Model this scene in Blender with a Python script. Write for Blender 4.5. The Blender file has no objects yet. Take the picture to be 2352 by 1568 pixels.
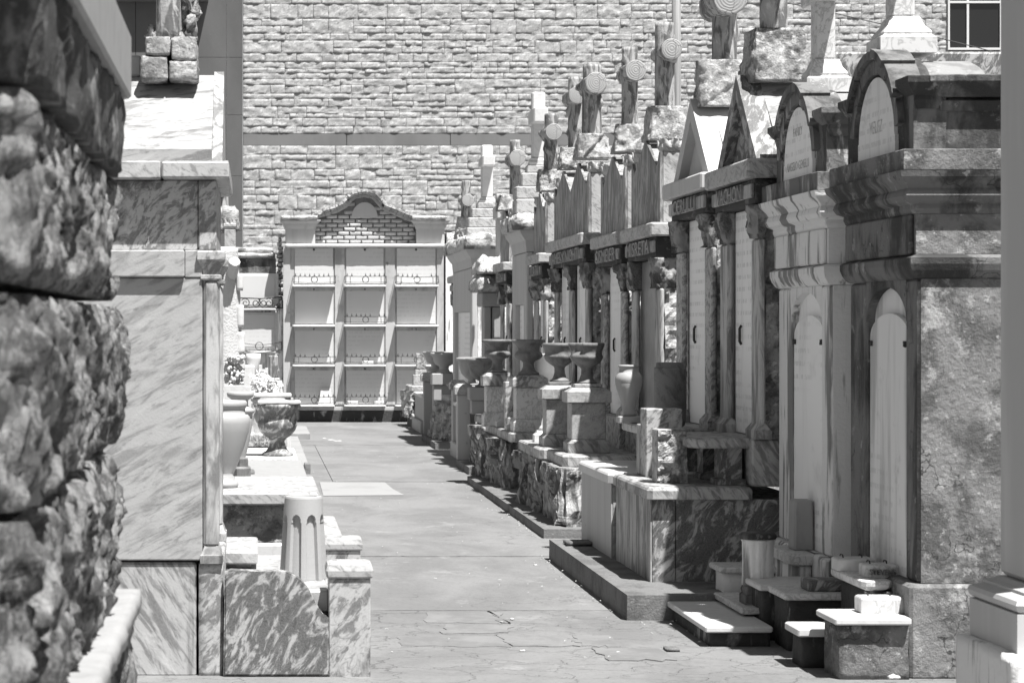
import bpy, bmesh, math, random
from mathutils import Vector, noise
SC = bpy.context.scene
COL = SC.collection
R = random.Random(7)
F, H, VX, VY = 5553.0, 1.65, 590.0, 758.0      # lens and level of the viewpoint (2352 px wide frame)
def X(px, Y): return (px - VX) * Y / F
def Z(py, Y): return H - (py - VY) * Y / F
def GY(py, z=0.0): return (H - z) * F / (py - VY)

# ---------------------------------------------------------------- materials
def mat(name, base, layers=(), bump=(), rough=0.75, metal=0.0, spec=0.35):
    m = bpy.data.materials.new(name); m.use_nodes = True
    nt = m.node_tree; N = nt.nodes; L = nt.links
    b = N['Principled BSDF']
    b.inputs['Roughness'].default_value = rough
    b.inputs['Metallic'].default_value = metal
    b.inputs['Specular IOR Level'].default_value = spec
    tc = N.new('ShaderNodeTexCoord'); oi = N.new('ShaderNodeObjectInfo')
    w = N.new('ShaderNodeMath'); w.operation = 'MULTIPLY'; w.inputs[1].default_value = 37.0
    L.new(oi.outputs['Random'], w.inputs[0])
    def coord(s, r):
        mp = N.new('ShaderNodeMapping'); mp.vector_type = 'POINT'
        # rotate first, then stretch, so streaks can lean
        mr = N.new('ShaderNodeMapping'); mr.inputs['Rotation'].default_value = [math.radians(a) for a in r]
        L.new(tc.outputs['Object'], mr.inputs['Vector'])
        mp.inputs['Scale'].default_value = s
        L.new(mr.outputs['Vector'], mp.inputs['Vector'])
        return mp.outputs['Vector']
    def field(d):
        s = d.get('s', (1, 1, 1))
        if isinstance(s, (int, float)): s = (s, s, s)
        v = coord(s, d.get('r', (0, 0, 0)))
        k = d.get('k', 'noise')
        if k == 'noise' or k == 'vein':
            n = N.new('ShaderNodeTexNoise'); n.noise_dimensions = '4D'
            n.inputs['Scale'].default_value = 1.0; n.inputs['Detail'].default_value = d.get('det', 6)
            n.inputs['Roughness'].default_value = d.get('ro', 0.6)
            n.inputs['Distortion'].default_value = d.get('d', 0.0)
            L.new(v, n.inputs['Vector']); L.new(w.outputs[0], n.inputs['W'])
            out = n.outputs['Fac']
            if k == 'vein':
                a = N.new('ShaderNodeMath'); a.operation = 'SUBTRACT'; a.inputs[1].default_value = 0.5
                c = N.new('ShaderNodeMath'); c.operation = 'ABSOLUTE'
                L.new(out, a.inputs[0]); L.new(a.outputs[0], c.inputs[0]); out = c.outputs[0]
        elif k == 'crack' or k == 'cell':
            n = N.new('ShaderNodeTexNoise'); n.inputs['Scale'].default_value = d.get('ws', 3.0); n.inputs['Detail'].default_value = 5
            L.new(v, n.inputs['Vector'])
            mx = N.new('ShaderNodeMix'); mx.data_type = 'RGBA'; mx.blend_type = 'LINEAR_LIGHT'
            mx.inputs['Factor'].default_value = d.get('wa', 0.35)
            L.new(v, mx.inputs['A']); L.new(n.outputs['Color'], mx.inputs['B'])
            vo = N.new('ShaderNodeTexVoronoi'); vo.feature = 'DISTANCE_TO_EDGE' if k == 'crack' else 'F1'
            vo.inputs['Scale'].default_value = 1.0
            L.new(mx.outputs['Result'], vo.inputs['Vector']); out = vo.outputs['Distance']
        elif k == 'lines':
            wv = N.new('ShaderNodeTexWave'); wv.wave_type = 'BANDS'; wv.bands_direction = 'Z'
            wv.inputs['Scale'].default_value = 1.0; wv.inputs['Distortion'].default_value = 0.0
            L.new(v, wv.inputs['Vector']); out = wv.outputs['Fac']
        elif k == 'rings':
            wv = N.new('ShaderNodeTexWave'); wv.wave_type = 'RINGS'; wv.rings_direction = 'Y'
            wv.inputs['Scale'].default_value = 1.0; wv.inputs['Distortion'].default_value = d.get('d', 2.0); wv.inputs['Detail'].default_value = 3
            L.new(v, wv.inputs['Vector']); out = wv.outputs['Fac']
        elif k == 'brick':
            bt = N.new('ShaderNodeTexBrick')
            L.new(v, bt.inputs['Vector'])
            bt.inputs['Scale'].default_value = 1.0
            bt.inputs['Brick Width'].default_value = d.get('bw', 0.21); bt.inputs['Row Height'].default_value = d.get('bh', 0.075)
            bt.inputs['Mortar Size'].default_value = d.get('ms', 0.008); bt.inputs['Mortar Smooth'].default_value = 0.3
            out = bt.outputs['Fac']
        return out
    def ramp(o, lo, hi):
        mr = N.new('ShaderNodeMapRange'); mr.inputs['From Min'].default_value = lo; mr.inputs['From Max'].default_value = hi
        mr.interpolation_type = 'SMOOTHSTEP'
        L.new(o, mr.inputs['Value']); return mr.outputs['Result']
    cur = None
    def rgb(c): return (c, c, c, 1)
    for d in layers:
        f = ramp(field(d), d['lo'], d['hi'])
        if 'm' in d:                       # masked by a second, larger field
            g = ramp(field(d['m']), d['m']['lo'], d['m']['hi'])
            mu = N.new('ShaderNodeMath'); mu.operation = 'MULTIPLY'; L.new(f, mu.inputs[0]); L.new(g, mu.inputs[1]); f = mu.outputs[0]
        if 'm2' in d:
            g = ramp(field(d['m2']), d['m2']['lo'], d['m2']['hi'])
            mu = N.new('ShaderNodeMath'); mu.operation = 'MULTIPLY'; L.new(f, mu.inputs[0]); L.new(g, mu.inputs[1]); f = mu.outputs[0]
        mu = N.new('ShaderNodeMath'); mu.operation = 'MULTIPLY'; mu.inputs[1].default_value = d.get('f', 1.0); L.new(f, mu.inputs[0])
        mx = N.new('ShaderNodeMix'); mx.data_type = 'RGBA'
        L.new(mu.outputs[0], mx.inputs['Factor'])
        if cur is None: mx.inputs['A'].default_value = rgb(base)
        else: L.new(cur, mx.inputs['A'])
        mx.inputs['B'].default_value = rgb(d['c']); cur = mx.outputs['Result']
    if cur is None: b.inputs['Base Color'].default_value = rgb(base)
    else: L.new(cur, b.inputs['Base Color'])
    prev = None
    for d in bump:
        o = field(d)
        if 'lo' in d: o = ramp(o, d['lo'], d['hi'])
        bp = N.new('ShaderNodeBump'); bp.inputs['Strength'].default_value = d.get('st', 0.5); bp.inputs['Distance'].default_value = d.get('di', 0.01)
        bp.invert = d.get('inv', False)
        L.new(o, bp.inputs['Height'])
        if prev: L.new(prev, bp.inputs['Normal'])
        prev = bp.outputs['Normal']
    if prev: L.new(prev, b.inputs['Normal'])
    return m

grain = dict(s=160, det=3, lo=0.3, hi=0.75, c=0.3, f=0.35)
finebump = dict(s=90, det=4, st=0.25, di=0.004)
M = {}
def marble(name, base, dark, r, s, f=0.9, lo=0.42, hi=0.62, d=0.6, extra=()):
    M[name] = mat(name, base, [dict(s=s, r=r, d=d, det=7, ro=0.62, lo=lo, hi=hi, c=dark, f=f),
                               dict(s=tuple(a * 2.7 for a in s), r=r, d=d * 0.7, det=6, lo=0.5, hi=0.68, c=dark * 0.55, f=0.6),
                               dict(s=tuple(a * 0.8 for a in s), r=(r[0], r[1] + 9, r[2]), d=0.3, det=5, lo=0.58, hi=0.7, c=min(0.85, base * 1.35), f=0.6)] + list(extra) + [grain],
                  [finebump, dict(s=14, det=4, st=0.15, di=0.01)], rough=0.55)
drips = dict(s=(7, 7, 0.5), det=5, lo=0.52, hi=0.72, c=0.1, f=0.75, m=dict(s=1.3, det=3, lo=0.42, hi=0.6))
crust_l = dict(s=(2.2, 2.2, 1.2), d=0.6, det=7, ro=0.68, lo=0.54, hi=0.64, c=0.035, f=0.85)
crust_d = dict(s=(9, 9, 0.5), d=0.3, det=6, ro=0.65, lo=0.53, hi=0.66, c=0.03, f=0.85, m=dict(s=1.6, det=4, lo=0.4, hi=0.5))
marble('marble_streaked', 0.46, 0.12, (0, 0, 0), (6, 6, 1.3), d=2.0, lo=0.45, hi=0.6, extra=[crust_d])
marble('marble_streaked_dark', 0.34, 0.08, (0, 0, 0), (6, 6, 1.5), d=2.6, lo=0.43, hi=0.57, extra=[crust_d])
marble('marble_leaning', 0.37, 0.17, (0, 26, 0), (3.2, 5, 14), d=1.0, f=0.75, lo=0.47, hi=0.66)
marble('marble_leaning_dark', 0.4, 0.13, (0, -58, 0), (4, 6, 18), d=0.9, f=0.85, lo=0.47, hi=0.6, extra=[crust_d])
marble('marble_swirled', 0.4, 0.05, (0, 58, 0), (4, 4, 9), d=2.4, lo=0.41, hi=0.53)
marble('marble_clouded', 0.44, 0.13, (0, 50, 0), (6, 6, 12), d=2.0, lo=0.48, hi=0.58, extra=[crust_l])
marble('marble_speckled', 0.36, 0.22, (0, 40, 0), (9, 9, 14), d=0.6, f=0.8, lo=0.46, hi=0.62, extra=[dict(s=70, det=4, lo=0.52, hi=0.66, c=0.55, f=0.5)])
marble('marble_lit', 0.42, 0.16, (0, -40, 0), (7, 7, 17), d=1.4, f=0.75, lo=0.48, hi=0.62)
marble('marble_roof', 0.33, 0.12, (0, 12, 0), (2.2, 8, 12), d=1.3, f=0.85, lo=0.5, hi=0.6)
M['crust_and_shade'] = mat('crust_and_shade', 0.035, [dict(s=(5, 5, 7), d=1.0, det=7, lo=0.54, hi=0.66, c=0.2, f=0.7), dict(s=30, det=4, lo=0.62, hi=0.7, c=0.2, f=0.4)], [finebump], rough=0.75)  # black crust of the friezes, with the cornice's shadow painted into the colour
M['lime_mortar'] = mat('lime_mortar', 0.26, [dict(s=9, det=5, lo=0.45, hi=0.65, c=0.16, f=0.8)], [dict(s=30, det=4, st=0.4, di=0.01)], rough=0.9)
M['marble_white'] = mat('marble_white', 0.58, [dict(s=(5, 5, 3), r=(0, 30, 0), d=1.5, det=6, k='vein', lo=0.05, hi=0.0, c=0.45, f=0.4), dict(s=(6, 6, 1), det=5, lo=0.55, hi=0.75, c=0.5, f=0.4)], [dict(s=60, det=3, st=0.12, di=0.004)], rough=0.5)
M['marble_veined'] = mat('marble_veined', 0.58, [dict(s=(9, 9, 6), d=1.8, det=6, k='vein', lo=0.05, hi=0.0, c=0.28, f=0.65), dict(s=5, det=5, lo=0.56, hi=0.72, c=0.5, f=0.5), dict(s=30, det=4, lo=0.6, hi=0.75, c=0.4, f=0.4)], [dict(s=60, det=3, st=0.15, di=0.004)], rough=0.55)
M['roof_white'] = mat('roof_white', 0.5, [dict(s=(3, 8, 10), det=6, lo=0.52, hi=0.68, c=0.36, f=0.5), dict(s=60, det=3, lo=0.6, hi=0.75, c=0.35, f=0.4)], [dict(s=60, det=3, st=0.12, di=0.004)], rough=0.6)
M['vault_frame'] = mat('vault_frame', 0.42, [dict(s=(4, 4, 1.5), d=0.6, det=7, lo=0.46, hi=0.64, c=0.27, f=0.85), dict(s=6, det=6, lo=0.6, hi=0.68, c=0.1, f=0.7)], [dict(s=20, det=5, st=0.3, di=0.01)], rough=0.8)
M['pier_paint'] = mat('pier_paint', 0.4, [dict(s=(5, 5, 0.5), det=5, lo=0.45, hi=0.75, c=0.56, f=0.6), dict(s=14, det=4, lo=0.68, hi=0.74, c=0.35, f=0.5)], [dict(s=30, det=3, st=0.1, di=0.004)], rough=0.5)
M['granite_shaded'] = mat('granite_shaded', 0.055, [dict(s=(9, 9, 5), det=8, ro=0.7, lo=0.5, hi=0.62, c=0.28, f=0.7), dict(s=60, det=4, lo=0.55, hi=0.7, c=0.22, f=0.5)], [dict(s=26, det=8, ro=0.75, st=0.8, di=0.03)], rough=0.75)  # darker granite, the top slab's shadow painted into its colour
M['stucco_mixed'] = mat('stucco_mixed', 0.16, [dict(s=(5, 5, 2), d=0.6, det=8, ro=0.68, lo=0.46, hi=0.58, c=0.04, f=0.9), dict(s=(7, 7, 1.2), d=0.3, det=7, ro=0.68, lo=0.54, hi=0.62, c=0.55, f=0.85)], [dict(s=24, det=8, ro=0.7, st=0.6, di=0.02)], rough=0.85)
M['tablet'] = mat('tablet', 0.86, [dict(k='lines', s=4.2, lo=0.62, hi=0.85, c=0.4, f=0.4, m=dict(s=(38, 38, 10), det=2, lo=0.46, hi=0.52), m2=dict(s=(1.2, 1.2, 1.6), det=1, lo=0.46, hi=0.56)), dict(s=(4, 4, 0.6), det=5, lo=0.5, hi=0.72, c=0.48, f=0.6), dict(s=3, det=6, lo=0.55, hi=0.7, c=0.42, f=0.35)], [dict(s=50, det=2, st=0.06, di=0.003)], rough=0.5)
M['tablet_stained'] = mat('tablet_stained', 0.72, [dict(k='lines', s=4.2, lo=0.62, hi=0.85, c=0.4, f=0.4, m=dict(s=(38, 38, 10), det=2, lo=0.46, hi=0.52), m2=dict(s=(1.2, 1.2, 1.6), det=1, lo=0.46, hi=0.56)), dict(s=(6, 6, 0.5), d=0.5, det=6, lo=0.48, hi=0.66, c=0.34, f=0.8), dict(s=4, det=6, lo=0.56, hi=0.7, c=0.25, f=0.5)], [dict(s=40, det=3, st=0.1, di=0.004)], rough=0.55)
M['inscription'] = mat('inscription', 0.54, [dict(s=30, lo=0.4, hi=0.6, c=0.68, f=0.9)], rough=0.7)
M['vault_tablet'] = mat('vault_tablet', 0.54, [dict(k='lines', s=4.2, lo=0.62, hi=0.85, c=0.4, f=0.4, m=dict(s=(38, 38, 10), det=2, lo=0.46, hi=0.52), m2=dict(s=(1.2, 1.2, 1.6), det=1, lo=0.46, hi=0.56)), dict(s=(2, 2, 2), d=0.8, det=5, lo=0.5, hi=0.75, c=0.5, f=0.6), dict(s=(5, 5, 1.2), det=4, lo=0.6, hi=0.75, c=0.45, f=0.4)], [dict(s=30, det=2, st=0.06, di=0.004)], rough=0.55)
M['rough_marble'] = mat('rough_marble', 0.42, [dict(s=(6, 6, 6), d=0.8, det=8, lo=0.45, hi=0.6, c=0.15, f=0.9), dict(s=22, det=6, lo=0.52, hi=0.62, c=0.72, f=0.6), dict(s=55, det=4, lo=0.55, hi=0.68, c=0.1, f=0.6)],
    [dict(s=14, det=8, ro=0.7, st=0.9, di=0.05), dict(s=60, det=5, ro=0.7, st=0.6, di=0.015)], rough=0.7)
M['rough_striped'] = mat('rough_striped', 0.38, [dict(s=(11, 11, 1.8), r=(18, 0, 0), d=1.0, det=7, lo=0.43, hi=0.57, c=0.09, f=0.95), dict(s=(20, 20, 5), r=(18, 0, 0), det=6, lo=0.55, hi=0.68, c=0.7, f=0.6)],
    [dict(s=(16, 16, 5), r=(18, 0, 0), det=8, ro=0.7, st=0.9, di=0.05), dict(s=70, det=4, st=0.5, di=0.01)], rough=0.7)
M['granite_near'] = mat('granite_near', 0.4, [dict(s=(5, 5, 4), d=0.8, det=9, ro=0.72, lo=0.47, hi=0.56, c=0.07, f=0.9), dict(s=(14, 14, 6), d=0.4, det=8, ro=0.7, lo=0.46, hi=0.58, c=0.13, f=0.85), dict(s=(40, 40, 22), det=6, ro=0.7, lo=0.5, hi=0.66, c=0.55, f=0.6), dict(s=(30, 30, 12), det=6, ro=0.7, lo=0.52, hi=0.63, c=0.03, f=0.85)],  # broad dark layer is dirt; the near-black one paints shade in the pits
    [dict(s=(26, 26, 12), det=8, ro=0.75, st=1.0, di=0.05), dict(s=90, det=5, st=0.6, di=0.012)], rough=0.75)
M['slab_edge'] = mat('slab_edge', 0.3, [dict(s=12, det=6, lo=0.45, hi=0.7, c=0.22, f=0.7), grain], [finebump], rough=0.6)
M['crust'] = mat('crust', 0.52, [dict(s=4, d=0.5, det=7, lo=0.5, hi=0.62, c=0.12, f=0.95), dict(s=25, det=6, lo=0.5, hi=0.65, c=0.2, f=0.7)], [dict(s=12, det=7, st=0.8, di=0.05), dict(s=50, det=4, st=0.4, di=0.01)], rough=0.85)
M['carved'] = mat('carved', 0.3, [dict(s=(5, 5, 3), d=1.5, det=6, lo=0.42, hi=0.55, c=0.03, f=0.95), grain], [dict(s=(12, 12, 5), d=1.0, det=5, st=0.7, di=0.04), finebump], rough=0.65)
crk = dict(k='crack', s=1.5, ws=3.0, wa=0.5, lo=0.010, hi=0.002, c=0.04, f=0.9, m=dict(s=1.4, det=3, lo=0.5, hi=0.56))
crkb = dict(k='noise', s=(7, 7, 12), det=6, st=0.35, di=0.03)
M['stucco_dark'] = mat('stucco_dark', 0.17, [dict(s=(3, 3, 1.1), d=0.5, det=8, ro=0.65, lo=0.44, hi=0.58, c=0.035, f=0.95), dict(s=9, det=7, ro=0.7, lo=0.57, hi=0.66, c=0.36, f=0.7), dict(s=(20, 20, 1.2), det=5, lo=0.56, hi=0.7, c=0.07, f=0.6), crk],
    [dict(s=24, det=8, ro=0.7, st=0.6, di=0.02), crkb], rough=0.85)
M['stucco_side'] = mat('stucco_side', 0.23, [dict(s=2.6, d=0.4, det=9, ro=0.7, lo=0.44, hi=0.58, c=0.085, f=0.9), dict(s=7, det=8, ro=0.72, lo=0.54, hi=0.64, c=0.44, f=0.75), dict(s=34, det=6, ro=0.7, lo=0.58, hi=0.68, c=0.62, f=0.6), dict(s=18, det=6, lo=0.6, hi=0.7, c=0.08, f=0.7), crk],
    [dict(s=30, det=8, ro=0.75, st=0.8, di=0.03), dict(s=5, det=5, st=0.5, di=0.05), crkb], rough=0.85)
M['stucco_light'] = mat('stucco_light', 0.72, [dict(s=(8, 8, 0.8), det=7, lo=0.52, hi=0.6, c=0.16, f=0.9), dict(s=(7, 7, 1.6), d=0.2, det=6, ro=0.65, lo=0.59, hi=0.66, c=0.12, f=0.75), dict(s=(20, 20, 2), det=4, lo=0.6, hi=0.7, c=0.1, f=0.6)],
    [dict(s=30, det=7, st=0.4, di=0.015), crkb], rough=0.8)
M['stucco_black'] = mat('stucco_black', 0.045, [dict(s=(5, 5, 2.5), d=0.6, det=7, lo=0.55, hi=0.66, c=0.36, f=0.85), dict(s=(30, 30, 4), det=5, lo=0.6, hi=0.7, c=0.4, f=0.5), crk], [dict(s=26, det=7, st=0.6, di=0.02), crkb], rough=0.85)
M['barrel'] = mat('barrel', 0.24, [dict(s=9, d=0.4, det=7, lo=0.5, hi=0.62, c=0.15, f=0.8), dict(s=30, det=5, lo=0.6, hi=0.7, c=0.36, f=0.7)], [dict(s=40, det=6, st=0.4, di=0.015)], rough=0.85)
M['plaster_smooth'] = mat('plaster_smooth', 0.46, [dict(s=(6, 6, 0.6), det=5, lo=0.45, hi=0.75, c=0.34, f=0.7), dict(s=12, det=4, lo=0.66, hi=0.74, c=0.2, f=0.5)], [dict(s=30, det=3, st=0.1, di=0.005)], rough=0.6)
M['log_marble'] = mat('log_marble', 0.36, [dict(s=(14, 14, 3), d=1.4, det=7, lo=0.44, hi=0.57, c=0.09, f=0.9), dict(s=(30, 30, 9), r=(0, 30, 0), det=5, lo=0.55, hi=0.66, c=0.6, f=0.5)], [dict(s=(40, 40, 6), det=5, st=0.6, di=0.02), dict(s=80, det=4, st=0.4, di=0.008)], rough=0.7)
M['log_end'] = mat('log_end', 0.34, [dict(k='rings', s=17, d=4.0, lo=0.45, hi=0.1, c=0.1, f=0.28), dict(s=25, det=5, lo=0.5, hi=0.65, c=0.35, f=0.4), dict(k='crack', s=6, wa=0.25, lo=0.03, hi=0.01, c=0.12, f=0.8)], [dict(k='rings', s=17, d=4.0, st=0.2, di=0.01), finebump], rough=0.7)
M['kerb'] = mat('kerb', 0.15, [dict(s=4, det=8, lo=0.45, hi=0.65, c=0.08, f=0.8), dict(s=60, det=4, lo=0.55, hi=0.7, c=0.26, f=0.6), dict(s=(14, 14, 1), det=5, lo=0.58, hi=0.7, c=0.08, f=0.6)], [dict(s=70, det=5, st=0.7, di=0.008), dict(s=10, det=5, st=0.3, di=0.02)], rough=0.85)
gl = [dict(s=(1.1, 0.6, 1), d=0.6, det=9, ro=0.68, lo=0.4, hi=0.62, c=0.14, f=0.85), dict(s=(2.6, 2.0, 1), d=0.5, det=9, ro=0.7, lo=0.55, hi=0.68, c=0.25, f=0.75), dict(s=45, det=6, ro=0.7, lo=0.5, hi=0.7, c=0.075, f=0.5), dict(s=110, det=3, lo=0.68, hi=0.76, c=0.45, f=0.6),
      dict(k='crack', s=(0.8, 0.55, 1), ws=2.5, wa=0.4, lo=0.006, hi=0.002, c=0.06, f=0.5, m=dict(s=0.5, det=3, lo=0.5, hi=0.58))]
gb = [dict(s=(3, 2, 1), det=8, st=0.35, di=0.04), dict(s=90, det=6, ro=0.7, st=0.55, di=0.006), dict(k='crack', s=(0.8, 0.55, 1), ws=2.5, wa=0.4, lo=0.0, hi=0.015, st=0.2, di=0.004)]
M['path'] = mat('path', 0.195, gl, gb, rough=0.8)
M['path_flaked'] = mat('path_flaked', 0.19, gl[:4] + [dict(k='crack', s=(2.6, 3.4, 1), ws=1.6, wa=0.5, lo=0.009, hi=0.002, c=0.05, f=0.7, m=dict(s=1.0, det=3, lo=0.5, hi=0.58))], [gb[1], dict(k='cell', s=(2.2, 3, 1), wa=0.4, st=0.4, di=0.03), dict(k='crack', s=(2.6, 3.4, 1), ws=1.6, wa=0.5, lo=0.0, hi=0.03, st=0.7, di=0.012)], rough=0.8)
M['path_chip'] = mat('path_chip', 0.19, [dict(s=(2.5, 2, 1), det=8, ro=0.7, lo=0.42, hi=0.6, c=0.135, f=0.85), dict(s=60, det=4, lo=0.5, hi=0.7, c=0.15, f=0.5)], [dict(s=90, det=6, ro=0.7, st=0.5, di=0.006)], rough=0.8)
M['path_pale'] = mat('path_pale', 0.27, [dict(s=(2, 2, 1), det=7, lo=0.45, hi=0.65, c=0.22, f=0.7), dict(s=70, det=4, lo=0.5, hi=0.7, c=0.28, f=0.5)], [gb[1]], rough=0.8)
M['dirt'] = mat('dirt', 0.16, [dict(s=2, det=8, lo=0.4, hi=0.65, c=0.09, f=0.8), dict(s=40, det=5, lo=0.6, hi=0.7, c=0.3, f=0.6)], [dict(s=30, det=7, st=0.8, di=0.03)], rough=0.95)
M['splitface'] = mat('splitface', 0.39, [dict(s=(3, 3, 5), r=(0, 35, 0), det=8, ro=0.7, lo=0.42, hi=0.62, c=0.26, f=0.8), dict(s=(9, 9, 15), r=(0, 40, 0), det=6, ro=0.7, lo=0.5, hi=0.62, c=0.6, f=0.6), dict(s=(13, 13, 22), r=(0, 40, 0), det=5, ro=0.7, lo=0.54, hi=0.66, c=0.15, f=0.7)], [dict(s=(8, 8, 14), r=(0, 40, 0), det=8, ro=0.75, st=0.5, di=0.045), dict(s=30, det=5, st=0.35, di=0.02)], rough=0.9)
M['mortar'] = mat('mortar', 0.34, [dict(s=12, det=5, lo=0.45, hi=0.65, c=0.12, f=0.7)], [dict(s=30, det=4, st=0.3, di=0.01)], rough=0.9)
M['concrete'] = mat('concrete', 0.11, [dict(s=(1.2, 1.2, 0.5), det=7, lo=0.4, hi=0.66, c=0.085, f=0.8), dict(s=40, det=4, lo=0.62, hi=0.74, c=0.22, f=0.5)], [dict(s=40, det=4, st=0.15, di=0.01)], rough=0.85)
M['concrete_pale'] = mat('concrete_pale', 0.17, [dict(s=(1.2, 1.2, 0.5), det=7, lo=0.4, hi=0.66, c=0.13, f=0.8)], [dict(s=40, det=4, st=0.15, di=0.01)], rough=0.85)
M['brick'] = mat('brick', 0.42, [dict(s=9, det=6, lo=0.45, hi=0.65, c=0.28, f=0.8), dict(s=2, det=4, lo=0.5, hi=0.7, c=0.52, f=0.6)], [dict(s=30, det=6, st=0.6, di=0.015)], rough=0.9)
M['iron'] = mat('iron', 0.05, [dict(s=30, det=4, lo=0.5, hi=0.7, c=0.12, f=0.7)], rough=0.6, metal=0.3)
M['glass'] = mat('glass', 0.015, [], rough=0.08, spec=0.6)
M['frame'] = mat('frame', 0.6, rough=0.5)
M['wood'] = mat('wood', 0.34, [dict(s=(30, 30, 0.8), det=6, lo=0.4, hi=0.65, c=0.17, f=0.85)], [dict(s=(40, 40, 1), det=5, st=0.5, di=0.01)], rough=0.9)
M['petal'] = mat('petal', 0.7, rough=0.6)
M['leaf'] = mat('leaf', 0.14, [dict(s=30, lo=0.4, hi=0.6, c=0.25, f=0.5)], rough=0.6)
M['letter'] = mat('letter', 0.16, [dict(s=40, lo=0.4, hi=0.6, c=0.3, f=0.6)], rough=0.8)
M['letter_raised'] = mat('letter_raised', 0.3, [dict(s=(30, 30, 3), lo=0.45, hi=0.65, c=0.24, f=0.7)], rough=0.7)
M['letter_worn'] = mat('letter_worn', 0.4, [dict(s=30, lo=0.42, hi=0.6, c=0.62, f=0.9)], rough=0.7)
M['broken'] = mat('broken', 0.48, [dict(s=40, det=5, lo=0.5, hi=0.7, c=0.5, f=0.6)], [dict(s=50, det=6, st=0.7, di=0.02)], rough=0.7)
M['vase_grey'] = mat('vase_grey', 0.34, [dict(s=(6, 6, 3), d=1.0, det=6, lo=0.45, hi=0.65, c=0.26, f=0.7), grain], [finebump], rough=0.6)
M['vase_dark'] = mat('vase_dark', 0.17, [dict(s=(10, 10, 5), r=(20, 30, 0), d=1.2, det=7, lo=0.45, hi=0.62, c=0.07, f=0.8), grain], [finebump], rough=0.6)
M['vase_pale'] = mat('vase_pale', 0.36, [dict(s=(5, 5, 8), r=(20, 20, 0), d=0.8, det=6, lo=0.48, hi=0.66, c=0.34, f=0.7), grain], [finebump], rough=0.55)
M['polished'] = mat('polished', 0.16, [dict(s=(14, 14, 10), det=6, lo=0.45, hi=0.65, c=0.26, f=0.7), grain], [], rough=0.3)

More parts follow.
